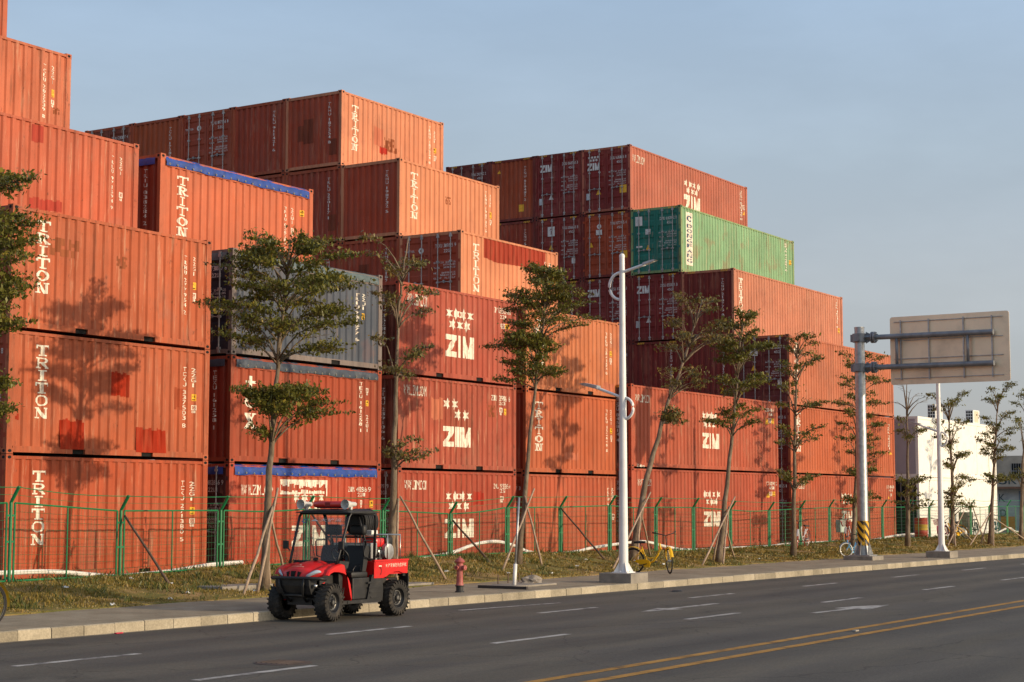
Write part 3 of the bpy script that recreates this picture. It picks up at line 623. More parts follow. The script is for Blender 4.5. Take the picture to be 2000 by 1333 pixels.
def end_marks(root, kind, text, H, logo):
    ew = trap(.11, DEP - .11, .25, .02, .062); br = [u for u, d in ew]
    s_plain = lambda u, v, o: (interp(ew, u) - o, DEP - u, v)
    s_door = lambda u, v, o: (.022 - o, DEP - u, v)
    if kind == 'plain':
        P = vline(text, 1.86, H * .30, 1.95, H * .86)
        lay(P, .014, s_plain, .006, br).build('lettering', M['endmark'], root, fix=False)
        if logo == 'triangle': lay([[(1.86 - .14, .55), (1.86 + .14, .55), (1.86, .8)]], .03, s_plain, .006, br).build('warning_triangle', M['yellow'], root, fix=False)
        if logo == 'yellow': lay([R(1.55, .42, 1.85, .74)], .03, s_plain, .006, br).build('sticker', M['yellow'], root, fix=False); lay([[(.42, 2.28), (.58, 2.28), (.5, 2.45)]], .03, s_plain, .006, br).build('warning_triangle', M['yellow'], root, fix=False)
        if logo == 'patches':
            for a in (R(.5, 1.0, 1.15, 1.55), R(.75, .9, 1.2, 1.75), R(1.9, .4, 2.2, .95)): lay([a], .05, s_plain, .003 + .001 * a[0][0], br).build('repaint_patch', M['patch'], root, fix=False, color=(.20, .05, .028))
    else:
        a, b_ = text.rsplit('|', 1)
        P = hline(a, 1.42, H * .80, 2.24, H * .845, .1) + hline(b_, 1.75, H * .735, 2.05, H * .775, .1)
        lines = [('MAX.GROSS  30480 KGS', .60), ('           67200 LBS', .57), ('TARE   3890 KGS', .535), ('NET   26590 KGS', .47), ('      58620 LBS', .44), ('CU.CAP   76.2 CU.M', .405)]
        for t, k in lines: P += hline(t, 1.36, H * k, 2.22, H * k + .055, .1)
        lay(P, .011, s_door, .002).build('lettering', M['endmark'], root, fix=False)
        if logo in ('zim', 'zimstars'):
            w = .62; zb = H * .72 if logo == 'zim' else H * .66
            lay(zim_poly(.28, zb, .28 + w, zb + .33), .014, s_door, .002).build('lettering', M['endmark'], root, fix=False)
            if logo == 'zimstars':
                SP = star_poly(.30, zb + .38, .88, zb + .66)
                for k in range(0, len(SP), 12): lay(SP[k:k + 12], .012, s_door, .002).build('star_emblem', M['endmark'], root, fix=False)
            lay([[(.72, H * .28), (.96, H * .28), (.84, H * .36)]], .03, s_door, .002).build('warning_triangle', M['yellow' if logo == 'zimstars' else 'endmark'], root, fix=False)
            lay([R(.22, H * .21, .42, H * .31)], .05, s_door, .002).build('sticker', M['galv'], root, fix=False)
            if logo == 'zimstars': lay([R(1.9, H * .27, 2.24, H * .39)], .05, s_door, .002).build('sticker', M['yellow'], root, fix=False)
        elif logo == 'white':
            lay([R(.66, H * .71, 1.02, H * .86)], .05, s_door, .002).build('sticker', M['endmark'], root, fix=False)
            lay([[(.74, H * .80), (.84, H * .835), (.94, H * .80), (.84, H * .815)], R(.82, H * .74, .86, H * .80)], .01, s_door, .005).build('lettering', M['patchdark'], root, fix=False)
            lay([R(1.9, H * .26, 2.08, H * .35)], .05, s_door, .002).build('sticker', M['endmark'], root, fix=False)
            lay([[(.72, H * .50), (.96, H * .50), (.84, H * .58)]], .03, s_door, .002).build('warning_triangle', M['yellow'], root, fix=False)
        elif logo == 'round':
            lay(ring(.86, H * .78, .10, .10, .06, .06) + hline('TRITON', .2, H * .765, .62, H * .795, .2), .012, s_door, .002).build('lettering', M['endmark'], root, fix=False)
        elif logo == 'roundyellow':
            lay(ring(.86, H * .79, .11, .11, .07, .07) + [R(.7, H * .66, 1.0, H * .74)], .012, s_door, .002).build('sticker', M['endmark'], root, fix=False)
            lay([R(1.92, H * .28, 2.26, H * .39)], .05, s_door, .002).build('sticker', M['yellow'], root, fix=False)
            lay([[(.34, H * .48), (.56, H * .48), (.45, H * .56)]], .03, s_door, .002).build('warning_triangle', M['yellow'], root, fix=False)
        elif logo == 'green':
            lay([R(.22, H * .74, .56, H * .88)], .05, s_door, .002).build('sticker', M['endmark'], root, fix=False)
            lay([R(.70, H * .60, .96, H * .68), R(.26, H * .41, .54, H * .435)], .05, s_door, .002).build('sticker', M['endmark'], root, fix=False)
            lay([[(.72, H * .36), (.96, H * .36), (.84, H * .45)]], .03, s_door, .002).build('warning_triangle', M['yellow'], root, fix=False)

def hazard(root, H):
    """yellow stripes on the end header of a tall container"""
    for u0 in (.30, 1.83):
        P = [[(u0 + k * .085, H - .105), (u0 + .04 + k * .085, H - .105), (u0 + .075 + k * .085, H - .035), (u0 + .035 + k * .085, H - .035)] for k in range(4)]
        lay(P, .03, lambda u, v, o: (.008 - o, DEP - u, v), .002).build('hazard_stripes', M['yellow'], root, fix=False)

def hash_(b, r, t): return (ord(b) * 37 + r * 61 + t * 101) * 7919 % 1013
def container(b, r, t, color, label, end=('plain', 'TRIU 000000 0', None), endcolor=None, tarp=None, framecolor=None, cat='container', group='stacked shipping containers'):
    WEAR[0] = {'A03': 1.9, 'C02': 2.0, 'A02': 1.3, 'A01': 1.5, 'D36': 1.3, 'F25': 1.5, 'B02': .6, 'B14': .5}.get('%s%d%d' % (b, r, t), .55 + (hash_(b, r, t) % 100) / 80)
    L = L20 if b in 'ABCD' else L40; H = hgt(b, t)
    z = BZ[b] + sum(hgt(b, k) + .012 for k in range(1, t))
    root = thing('shipping_container', label, cat, (BX[b], BY[b] + r * ROW, z), 0, group)
    fc = framecolor or tuple(c * .92 for c in color); ec = endcolor or tuple(c * .95 for c in color)
    link('frame', cached(('fr', L, H, bool(tarp)), lambda: frame_mesh(L, H, bool(tarp), L < 7)), root, color=fc)
    casting(root, L, H, fc)
    wm = cached(('wall', L, H, bool(tarp)), lambda: wall_mesh(L, H, bool(tarp)))
    link('side_wall', wm, root, color=color)
    o = link('side_wall', wm, root, (L, DEP, 0), color); o.rotation_euler = (0, 0, PI)
    em = cached(('end', H), lambda: endwall_mesh(H))
    o = link('end_wall', em, root, (L, DEP, 0), color); o.rotation_euler = (0, 0, PI)
    link('roof', cached(('roof', L, H), lambda: shell_mesh(L, H)), root, color=color)
    if L < 7:
        for c in (L / 2 - 1.03, L / 2 + 1.03): link('forklift_pocket', cached('pocket', pocket_mesh), root, (c, 0, 0))
    if end[0] == 'plain': link('end_wall', em, root, color=ec)
    else:
        for s in (0, 1):
            d = link('door', cached(('door', H, s), lambda: door_mesh(H, s)), root, color=ec)
            for k, u in enumerate(((.40, .90) if s == 0 else (DEP - .90, DEP - .40))):
                link('locking_bar', cached(('bar', H, k), lambda: bar_mesh(H, k)), d, (0, DEP - u, 0))
    if H > 2.7 and t > 1: hazard(root, H)
    end_marks(root, end[0], end[1], H, end[2])
    q = trap(.16, L - .16, PER, .016, .052); br = [x for x, d in q]
    marks(root, '%s%d%d' % (b, r, t), lambda u, v, o: (u, interp(q, u) - o if .165 <= v else .006 - o, v), br)
    if tarp:
        tm = tarp_mesh(L, H, t * 7 + r); to = tm.build('tarpaulin', M[tarp], root, smooth=True)
        for k in range(20): link('eyelet', cached('eyelet', eyelet_mesh), to, (.30 + k * (L - .6) / 19, -.031, H - .235 + .008 * math.sin(k * 2.1)))
    return root
M['dfblue'] = mat('dark_blue_lettering', (.03, .07, .13), .5)
M['patchdark'] = mat('dark_red_emblem', (.2, .03, .05), .5)
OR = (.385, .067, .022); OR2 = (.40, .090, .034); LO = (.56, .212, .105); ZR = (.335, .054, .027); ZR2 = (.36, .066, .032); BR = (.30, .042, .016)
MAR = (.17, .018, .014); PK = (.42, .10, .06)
def W_(s): return s
P_, D_ = 'plain', 'door'
CONT = [
 # block, row, tier, colour, label, end, keyword extras
 ('A', 0, 1, OR, 'orange-red container with vertical white lettering, bottom of the leftmost front stack behind the fence', (D_, 'TCKU 271380 5|22G1', 'round'), dict(endcolor=BR)),
 ('A', 0, 2, OR2, 'orange-red container with vivid red repaint squares, second up in the leftmost front stack', (D_, 'TCKU 337503 8|22G1', 'round'), dict(endcolor=BR)),
 ('A', 0, 3, OR2, 'scuffed orange-red container, topmost of the leftmost front stack, tree shadow over its lower half', (P_, 'TRHU 277954 2', None), dict(endcolor=BR)),
 ('A', 1, 4, (.42, .092, .043), 'orange-red container without large lettering, set back just above the leftmost front stack', (P_, 'TRLU 971594 9', None), {}),
 ('A', 2, 5, (.46, .125, .060), 'orange container with a yellow sticker, second highest at the far left against the sky', (P_, 'TCKU 202539 8', None), {}),
 ('A', 3, 6, (.45, .10, .045), 'sliver of an orange container at the extreme top left corner of the picture', (P_, 'TCKU 640118 2', None), {}),
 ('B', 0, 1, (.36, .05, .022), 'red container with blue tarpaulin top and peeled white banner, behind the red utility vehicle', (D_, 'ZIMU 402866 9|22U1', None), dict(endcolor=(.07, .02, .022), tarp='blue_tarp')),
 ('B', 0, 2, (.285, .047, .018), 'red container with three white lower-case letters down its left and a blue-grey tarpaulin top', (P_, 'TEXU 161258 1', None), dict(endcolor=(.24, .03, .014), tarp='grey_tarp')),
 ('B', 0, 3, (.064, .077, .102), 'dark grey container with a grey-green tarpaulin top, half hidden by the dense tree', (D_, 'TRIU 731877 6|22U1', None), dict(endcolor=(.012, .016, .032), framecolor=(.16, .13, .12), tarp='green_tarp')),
 ('B', 1, 4, (.46, .112, .050), 'orange container with bright blue tarpaulin top, above and behind the dark grey one', (P_, 'TRIU 038284 2', None), dict(endcolor=(.27, .036, .016), tarp='blue_tarp')),
 ('C', 0, 1, ZR, 'brick-red container with seven white stars at fence level, right of the red utility vehicle', (D_, 'ZIMU 129979 4|22G1', None), dict(endcolor=(.14, .03, .02))),
 ('C', 0, 2, (.345, .068, .037), 'weathered brick-red container with only four of its white stars left, middle of its stack', (P_, 'ZIMU 289106 6', None), dict(endcolor=(.14, .03, .02))),
 ('C', 0, 3, (.36, .070, .040), 'brick-red container with seven white stars, topmost of its stack, right of the sparse tree', (P_, 'ZIMU 352841 0', None), dict(endcolor=(.14, .03, .02))),
 ('D', 0, 1, (.40, .080, .033), 'orange-red container without large lettering, at the fence left of the white lamp post', (D_, 'TRIU 660217 3|22G1', None), dict(endcolor=BR)),
 ('D', 0, 2, (.435, .10, .037), 'orange container with a slender tree shadow, left of the lamp post, second up', (P_, 'TRLU 152640 8', None), dict(endcolor=BR)),
 ('D', 0, 3, (.50, .155, .062), 'light orange container left of the lamp post, third up, partly behind a layered tree', (P_, 'TRLU 384152 0', None), dict(endcolor=BR)),
 ('D', 1, 4, LO, 'pale orange container with a long dark red repainted band under its roof edge', (D_, 'TCKU 319815 9|22G1', 'round'), dict(endcolor=(.33, .052, .022))),
 ('D', 2, 5, LO, 'pale orange container with vertical white lettering, second highest of the central stepped block', (P_, 'TRHU 198732 5', None), dict(endcolor=(.37, .054, .021))),
 ('D', 3, 6, (.55, .205, .106), 'pale orange container with vertical white lettering, highest of the central block against the sky', (P_, 'TRHU 187254 8', 'patches'), dict(endcolor=(.37, .054, .021))),
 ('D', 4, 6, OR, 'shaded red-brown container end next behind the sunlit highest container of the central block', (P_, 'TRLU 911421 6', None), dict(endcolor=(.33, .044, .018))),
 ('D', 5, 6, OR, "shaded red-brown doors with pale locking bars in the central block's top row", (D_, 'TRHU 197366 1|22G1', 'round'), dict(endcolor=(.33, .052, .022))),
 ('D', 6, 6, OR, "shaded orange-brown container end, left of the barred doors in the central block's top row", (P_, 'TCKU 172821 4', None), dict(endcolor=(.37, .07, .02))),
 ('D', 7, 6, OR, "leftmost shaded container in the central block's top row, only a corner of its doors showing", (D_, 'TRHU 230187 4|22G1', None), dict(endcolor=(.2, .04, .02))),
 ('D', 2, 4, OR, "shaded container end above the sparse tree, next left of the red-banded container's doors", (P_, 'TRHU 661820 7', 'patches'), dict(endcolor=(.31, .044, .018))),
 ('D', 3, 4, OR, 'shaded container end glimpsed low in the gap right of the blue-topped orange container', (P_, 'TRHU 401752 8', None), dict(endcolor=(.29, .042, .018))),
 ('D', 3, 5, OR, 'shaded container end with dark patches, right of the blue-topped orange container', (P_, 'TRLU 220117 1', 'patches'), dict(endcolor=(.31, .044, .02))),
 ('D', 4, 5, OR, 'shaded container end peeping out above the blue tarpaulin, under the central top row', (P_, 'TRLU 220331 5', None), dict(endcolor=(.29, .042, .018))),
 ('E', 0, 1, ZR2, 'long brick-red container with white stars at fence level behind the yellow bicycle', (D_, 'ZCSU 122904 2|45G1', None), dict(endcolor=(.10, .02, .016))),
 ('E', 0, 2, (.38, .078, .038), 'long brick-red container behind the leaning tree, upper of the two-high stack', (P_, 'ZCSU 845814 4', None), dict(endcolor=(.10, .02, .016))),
 ('F', 0, 1, (.39, .080, .034), 'long orange-red container with white stars at fence level behind the tall sign post', (D_, 'ZCSU 814165 1|45G1', 'zim'), dict(endcolor=MAR)),
 ('F', 0, 2, (.43, .10, .038), 'long orange container second up in the rightmost red stack, behind the tall sign post', (D_, 'TCNU 118450 6|45G1', 'zim'), dict(endcolor=MAR)),
 ('F', 0, 3, (.45, .135, .066), 'long salmon container with maroon doors, third up in the rightmost red stack', (D_, 'TCNU 182127 6|45G1', 'white'), dict(endcolor=(.12, .018, .018))),
 ('F', 1, 4, (.48, .18, .105), 'long salmon container with a maroon end wall, directly below the green container', (P_, 'TCNU 210775 0', 'triangle'), dict(endcolor=MAR)),
 ('F', 2, 5, (.195, .35, .185), 'pale green container with teal doors and a white name panel, the only green one', (D_, 'DFIU 640802 0|45G1', 'green'), dict(endcolor=(.012, .165, .125), framecolor=(.20, .30, .13))),
 ('F', 3, 6, (.40, .112, .068), 'long rose-red container with white stars, highest of the right block, above the green one', (D_, 'ZCSU 630145 8|45G1', 'zimstars'), dict(endcolor=(.20, .02, .018))),
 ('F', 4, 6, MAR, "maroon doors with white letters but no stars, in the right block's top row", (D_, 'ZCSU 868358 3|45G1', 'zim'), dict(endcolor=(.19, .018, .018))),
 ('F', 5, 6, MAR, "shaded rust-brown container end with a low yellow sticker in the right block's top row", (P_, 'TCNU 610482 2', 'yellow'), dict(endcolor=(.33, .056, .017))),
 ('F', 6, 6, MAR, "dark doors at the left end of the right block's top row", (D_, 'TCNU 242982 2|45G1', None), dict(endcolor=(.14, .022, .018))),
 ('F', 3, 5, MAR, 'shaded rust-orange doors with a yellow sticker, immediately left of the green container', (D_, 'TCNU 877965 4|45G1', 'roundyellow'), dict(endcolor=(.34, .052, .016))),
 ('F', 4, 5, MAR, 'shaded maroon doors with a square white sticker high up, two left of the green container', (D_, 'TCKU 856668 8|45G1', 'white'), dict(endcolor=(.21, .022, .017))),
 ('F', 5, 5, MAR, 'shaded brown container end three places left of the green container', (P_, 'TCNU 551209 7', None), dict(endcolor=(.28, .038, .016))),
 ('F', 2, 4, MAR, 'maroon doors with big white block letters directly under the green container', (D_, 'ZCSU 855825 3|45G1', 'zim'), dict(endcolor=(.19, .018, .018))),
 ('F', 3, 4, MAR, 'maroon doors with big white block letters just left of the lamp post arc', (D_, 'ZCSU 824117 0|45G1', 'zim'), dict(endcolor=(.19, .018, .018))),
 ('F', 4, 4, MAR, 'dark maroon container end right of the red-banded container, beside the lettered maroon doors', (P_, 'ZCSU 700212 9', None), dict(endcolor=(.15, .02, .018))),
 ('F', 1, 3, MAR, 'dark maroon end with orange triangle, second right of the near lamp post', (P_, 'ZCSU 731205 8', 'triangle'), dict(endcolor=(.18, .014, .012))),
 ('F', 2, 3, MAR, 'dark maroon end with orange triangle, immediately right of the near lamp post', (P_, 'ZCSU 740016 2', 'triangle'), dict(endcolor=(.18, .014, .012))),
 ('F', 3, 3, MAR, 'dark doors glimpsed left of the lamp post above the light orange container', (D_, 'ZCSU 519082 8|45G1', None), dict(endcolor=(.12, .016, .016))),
]
for b, r, t, c, lab, end, kw in CONT: container(b, r, t, c, lab, end, **kw)
WEAR[0] = 1.0
# ------------------------------------------------------------------ ground, road, pavement, verge
ZR_ = -.38
def kerb_y(x): return -8.35 - .02 * x
def smooth(t): t = max(0, min(1, t)); return t * t * (3 - 2 * t)
FX = [-40, 10.5, 13.4, 16.4, 22, 25.4, 28.2, 31, 34, 37, 40, 43, 46, 52, 58, 64, 70, 76, 84, 200]
FZB = [.08, .08, .09, .16, .2, .22, .2, .14, .13, .06, .03, .02, .0, .1, .08, .08, .06, .1, .14, .1]
def crest(x): return float(np.interp(x, FX, FZB))
def verge_edge(x): return -5.62 + .10 * math.sin(x * .7) + .07 * math.sin(x * 2.3 + 1) - .008 * max(0, x - 10)
def gh(x, y):
    """height of the verge: pavement level at its edge, a low crest at the fence, yard level at the containers"""
    e = verge_edge(x)
    if y < e: return -.222
    c = crest(x); bumps = .022 * math.sin(x * 1.9 + y * 2.2) + .016 * math.sin(x * 4.1 - y * 3.3) + .012 * math.sin(x * 7.7 + y * 6.1)
    if y < -1.9: t = (y - e) / (-1.9 - e); return -.215 + (c + .215) * (.35 * t + .65 * smooth(t)) + bumps * min(1, t * 4) * 1.1
    t = smooth((y + 1.9) / 1.6); return c * (1 - t) - .03 * t + bumps * .7 * (1 - t)

def noise_mat(name, stops, scale, rough=.9, detail=8, bump=.4, bscale=60, stretch=None, wave=None, island=False):
    m = bpy.data.materials.new(name); m.use_nodes = True; n = m.node_tree; b = n.nodes['Principled BSDF']
    b.inputs['Roughness'].default_value = rough; b.inputs['Specular IOR Level'].default_value = .3
    tc = n.nodes.new('ShaderNodeTexCoord'); v = tc.outputs['Object']
    if stretch:
        mp = n.nodes.new('ShaderNodeMapping'); mp.inputs['Scale'].default_value = stretch; n.links.new(v, mp.inputs['Vector']); v2 = mp.outputs[0]
    else: v2 = v
    z = n.nodes.new('ShaderNodeTexNoise'); z.inputs['Scale'].default_value = scale; z.inputs['Detail'].default_value = detail; z.inputs['Roughness'].default_value = .62
    n.links.new(v2, z.inputs['Vector'])
    cr = n.nodes.new('ShaderNodeValToRGB'); el = cr.color_ramp.elements
    el[0].position = stops[0][0]; el[0].color = (*stops[0][1], 1); el[1].position = stops[-1][0]; el[1].color = (*stops[-1][1], 1)
    for p, c in stops[1:-1]: e = el.new(p); e.color = (*c, 1)
    n.links.new(z.outputs['Fac'], cr.inputs[0]); col = cr.outputs[0]
    z2 = n.nodes.new('ShaderNodeTexNoise'); z2.inputs['Scale'].default_value = bscale; z2.inputs['Detail'].default_value = 4; n.links.new(v, z2.inputs['Vector'])
    mr = n.nodes.new('ShaderNodeMapRange'); mr.inputs['From Min'].default_value = .3; mr.inputs['From Max'].default_value = .7; mr.inputs['To Min'].default_value = .82; mr.inputs['To Max'].default_value = 1.18
    n.links.new(z2.outputs['Fac'], mr.inputs['Value'])
    sc = n.nodes.new('ShaderNodeVectorMath'); sc.operation = 'SCALE'; n.links.new(col, sc.inputs[0]); n.links.new(mr.outputs[0], sc.inputs['Scale']); col = sc.outputs[0]
    if island:   # each stone its own tone
        ge = n.nodes.new('ShaderNodeNewGeometry'); mi = n.nodes.new('ShaderNodeMapRange'); mi.inputs['To Min'].default_value = .68; mi.inputs['To Max'].default_value = 1.15; n.links.new(ge.outputs['Random Per Island'], mi.inputs['Value'])
        si = n.nodes.new('ShaderNodeVectorMath'); si.operation = 'SCALE'; n.links.new(col, si.inputs[0]); n.links.new(mi.outputs[0], si.inputs['Scale']); col = si.outputs[0]
    if wave:   # joints of paving: brick texture
        br = n.nodes.new('ShaderNodeTexBrick'); br.inputs['Scale'].default_value = 1; br.inputs['Brick Width'].default_value = wave[0]; br.inputs['Row Height'].default_value = wave[1]
        br.inputs['Mortar Size'].default_value = wave[2]; br.inputs['Color1'].default_value = (1, 1, 1, 1); br.inputs['Color2'].default_value = (.88, .86, .84, 1); br.inputs['Mortar'].default_value = (.6, .56, .5, 1)
        n.links.new(v, br.inputs['Vector'])
        mx = n.nodes.new('ShaderNodeMix'); mx.data_type = 'RGBA'; mx.blend_type = 'MULTIPLY'; mx.inputs['Factor'].default_value = 1
        n.links.new(col, mx.inputs['A']); n.links.new(br.outputs['Color'], mx.inputs['B']); col = mx.outputs['Result']
    n.links.new(col, b.inputs['Base Color'])
    bp = n.nodes.new('ShaderNodeBump'); bp.inputs['Strength'].default_value = bump; bp.inputs['Distance'].default_value = .008
    n.links.new(z2.outputs['Fac'], bp.inputs['Height']); n.links.new(bp.outputs[0], b.inputs['Normal'])
    return m
M['asphalt'] = noise_mat('asphalt', [(.30, (.064, .058, .050)), (.46, (.083, .075, .063)), (.58, (.102, .090, .069)), (.72, (.070, .062, .052))], .6, .82, 10, .45, 70, (.25, 1.3, 1))
M['paving'] = noise_mat('pavement_blocks', [(.32, (.22, .18, .125)), (.5, (.30, .25, .175)), (.7, (.36, .305, .22))], 1.1, .9, 7, .4, 40, None, (.5, .25, .012))
M['kerb'] = noise_mat('kerb_stone', [(.3, (.26, .225, .16)), (.5, (.36, .31, .225)), (.7, (.43, .375, .28))], 1.7, .85, 7, .4, 35, None, None, True)
M['soil'] = noise_mat('dry_turf', [(.34, (.085, .092, .018)), (.46, (.16, .135, .034)), (.54, (.24, .165, .052)), (.66, (.30, .19, .085))], .95, .95, 10, .8, 25)
M['yard'] = noise_mat('yard_dirt', [(.3, (.12, .10, .08)), (.7, (.19, .16, .13))], .8, .95, 7, .5, 25)
M['line'] = noise_mat('worn_white_line', [(.36, (.13, .12, .115)), (.50, (.36, .345, .32)), (.62, (.46, .44, .41))], 3.5, .8, 9, .2, 60)
M['yline'] = noise_mat('worn_yellow_line', [(.34, (.15, .085, .028)), (.50, (.36, .185, .035)), (.65, (.42, .225, .05))], 2.6, .8, 9, .2, 60)

def grid(name, m, xs, ys, zf, kind='structure', cat=None):
    V = np.array([(x, y, zf(x, y)) for x in xs for y in ys]); ny = len(ys)
    F = np.array([(i * ny + j, (i + 1) * ny + j, (i + 1) * ny + j + 1, i * ny + j + 1) for i in range(len(xs) - 1) for j in range(ny - 1)])
    o = link(name, np_mesh(name, V, F, m)); o.data.polygons.foreach_set('use_smooth', [True] * len(F)); return tag(o, kind=kind)
grid('ground', M['yard'], [-1500, -60, 200, 2500], [-1500, -200, 60, 2500], lambda x, y: -.52)
grid('road', M['asphalt'], [-400] + list(range(-40, 221, 10)) + [1500], [-75, -40, -25, -18, -14, -11], lambda x, y: ZR_) if False else None
xr = [-300] + list(range(-40, 221, 5)) + [1200]
V = []; 
for x in xr: V += [(x, -60, ZR_), (x, -18, ZR_), (x, kerb_y(min(x, 220)) + .02, ZR_)]
def road_detail(m):
    n = m.node_tree; b = n.nodes['Principled BSDF']; src = b.inputs['Base Color'].links[0].from_socket
    tc = n.nodes.new('ShaderNodeTexCoord'); sp = n.nodes.new('ShaderNodeSeparateXYZ'); n.links.new(tc.outputs['Object'], sp.inputs[0])
    wv = n.nodes.new('ShaderNodeTexWave'); wv.wave_type = 'BANDS'; wv.bands_direction = 'Y'; wv.inputs['Scale'].default_value = .205; wv.inputs['Distortion'].default_value = .8; wv.inputs['Detail'].default_value = 2; wv.inputs['Detail Scale'].default_value = .3
    n.links.new(tc.outputs['Object'], wv.inputs['Vector'])
    vo = n.nodes.new('ShaderNodeTexVoronoi'); vo.feature = 'DISTANCE_TO_EDGE'; vo.inputs['Scale'].default_value = .28
    nz = n.nodes.new('ShaderNodeTexNoise'); nz.inputs['Scale'].default_value = 1.4; nz.inputs['Detail'].default_value = 6
    mv = n.nodes.new('ShaderNodeVectorMath'); mv.operation = 'MULTIPLY_ADD'; n.links.new(tc.outputs['Object'], nz.inputs['Vector']); n.links.new(nz.outputs['Color'], mv.inputs[0]); mv.inputs[1].default_value = (.9, .9, 0); n.links.new(tc.outputs['Object'], mv.inputs[2]); n.links.new(mv.outputs[0], vo.inputs['Vector'])
    ck = n.nodes.new('ShaderNodeMapRange'); ck.inputs['From Max'].default_value = .006; ck.inputs['To Min'].default_value = .55; ck.inputs['To Max'].default_value = 1; n.links.new(vo.outputs['Distance'], ck.inputs['Value'])
    gr = n.nodes.new('ShaderNodeTexNoise'); gr.inputs['Scale'].default_value = 26; gr.inputs['Detail'].default_value = 3; n.links.new(tc.outputs['Object'], gr.inputs['Vector'])
    g2 = n.nodes.new('ShaderNodeMapRange'); g2.inputs['From Min'].default_value = .3; g2.inputs['From Max'].default_value = .7; g2.inputs['To Min'].default_value = .80; g2.inputs['To Max'].default_value = 1.2; n.links.new(gr.outputs['Fac'], g2.inputs['Value'])
    w2 = n.nodes.new('ShaderNodeMapRange'); w2.inputs['To Min'].default_value = .86; w2.inputs['To Max'].default_value = 1.08; n.links.new(wv.outputs['Fac'], w2.inputs['Value'])
    st = n.nodes.new('ShaderNodeTexNoise'); st.inputs['Scale'].default_value = .9; st.inputs['Detail'].default_value = 5; n.links.new(tc.outputs['Object'], st.inputs['Vector'])
    s2 = n.nodes.new('ShaderNodeMapRange'); s2.inputs['From Min'].default_value = .64; s2.inputs['From Max'].default_value = .74; s2.inputs['To Min'].default_value = 1; s2.inputs['To Max'].default_value = .72; n.links.new(st.outputs['Fac'], s2.inputs['Value'])
    c = src
    for f in (ck.outputs[0], g2.outputs[0], w2.outputs[0], s2.outputs[0]):
        h = n.nodes.new('ShaderNodeVectorMath'); h.operation = 'SCALE'; n.links.new(c, h.inputs[0]); n.links.new(f, h.inputs['Scale']); c = h.outputs[0]
    n.links.new(c, b.inputs['Base Color'])
road_detail(M['asphalt'])
tag(link('road', np_mesh('road', V, [(3 * i + j, 3 * i + 3 + j, 3 * i + 4 + j, 3 * i + 1 + j) for i in range(len(xr) - 1) for j in (0, 1)], M['asphalt'])), kind='structure')
grid('yard', M['yard'], [-60, 0, 100, 260], [-.35, 20, 90], lambda x, y: -.035)
# pavement sheet, with a mound-free edge under the turf
V = []; xs = list(np.arange(-40, 220.1, 2.0))
for x in xs: V += [(x, kerb_y(x) + .12, -.226), (x, -5.3, -.226)]
tag(link('pavement', np_mesh('pavement', V, [(2 * i, 2 * i + 2, 2 * i + 3, 2 * i + 1) for i in range(len(xs) - 1)], M['paving'])), kind='structure')
xs = list(np.arange(-8, 95, .25)) + [110, 140, 200]; ys = [None] + list(np.linspace(0, 1, 30))
V = []; n = 31
for x in xs:
    e = verge_edge(x)
    V.append((x, e, -.25))
    for t in np.linspace(0, 1, n - 1): y = e + (-.3 - e) * t; V.append((x, y, gh(x, y + 1e-4)))
o = link('verge', np_mesh('verge', V, [(i * n + j, (i + 1) * n + j, (i + 1) * n + j + 1, i * n + j + 1) for i in range(len(xs) - 1) for j in range(n - 1)], M['soil'])); tag(o, kind='structure')
o.data.polygons.foreach_set('use_smooth', [True] * len(o.data.polygons))
# kerb: single stones with joints, one structure
kb = MB(); x = -20.0; rk = random.Random(11)
while x < 150:
    w = .62 if x < 60 else 1.24; j = rk.uniform(-.004, .004); dz = rk.uniform(-.004, .004); y0, y1 = kerb_y(x), kerb_y(x + w)
    a, b = x + .006, x + w - .006
    kb.add([(a, y0 + j, -.42), (b, y1 + j, -.42), (b, y1 + .13 + j, -.42), (a, y0 + .13 + j, -.42), (a, y0 + j + .008, -.236 + dz), (b, y1 + j + .008, -.236 + dz), (b, y1 + .13, -.222 + dz), (a, y0 + .13, -.222 + dz), (a, y0 + j + .03, -.222 + dz), (b, y1 + j + .03, -.222 + dz)],
           [(0, 1, 5, 4), (4, 5, 9, 8), (8, 9, 6, 7), (1, 2, 6, 9, 5), (2, 3, 7, 6), (3, 0, 4, 8, 7)])
    x += w
tag(kb.build('kerb', M['kerb']), kind='structure')
# gutter strip
V = []; xs = list(np.arange(-40, 220.1, 4.0))
for x in xs: V += [(x, kerb_y(x) - .16, ZR_ + .004), (x, kerb_y(x) + .01, ZR_ + .004)]
M['gutter'] = noise_mat('gutter_cement', [(.3, (.12, .105, .085)), (.7, (.22, .19, .15))], 2.2, .9, 7, .3, 40)
tag(link('gutter', np_mesh('gutter', V, [(2 * i, 2 * i + 2, 2 * i + 3, 2 * i + 1) for i in range(len(xs) - 1)], M['gutter'])), kind='structure')
# painted lines
def linebit(pts, name, m, lab=None, kind='structure', z=ZR_ + .004):
    o = link(name, np_mesh(name, [(p[0], p[1], z) for p in pts], [tuple(range(len(pts)))], m)); tag(o, kind=kind); return o
for k in range(-3, 26):
    x = 2.15 + k * 6.07
    if x < 100:
        linebit([(x, -11.42), (x + 2.1, -11.42), (x + 2.1, -11.28), (x, -11.28)], 'lane_marking', M['line'])
        linebit([(x - .05, -14.40), (x + 2.05, -14.40), (x + 2.05, -14.26), (x - .05, -14.26)], 'lane_marking', M['line'])
for y in (-17.66, -18.18):
    linebit([(-40, y - .08), (400, y - .08 + .9), (400, y + .08 + .9), (-40, y + .08)], 'centre_line', M['yline'])
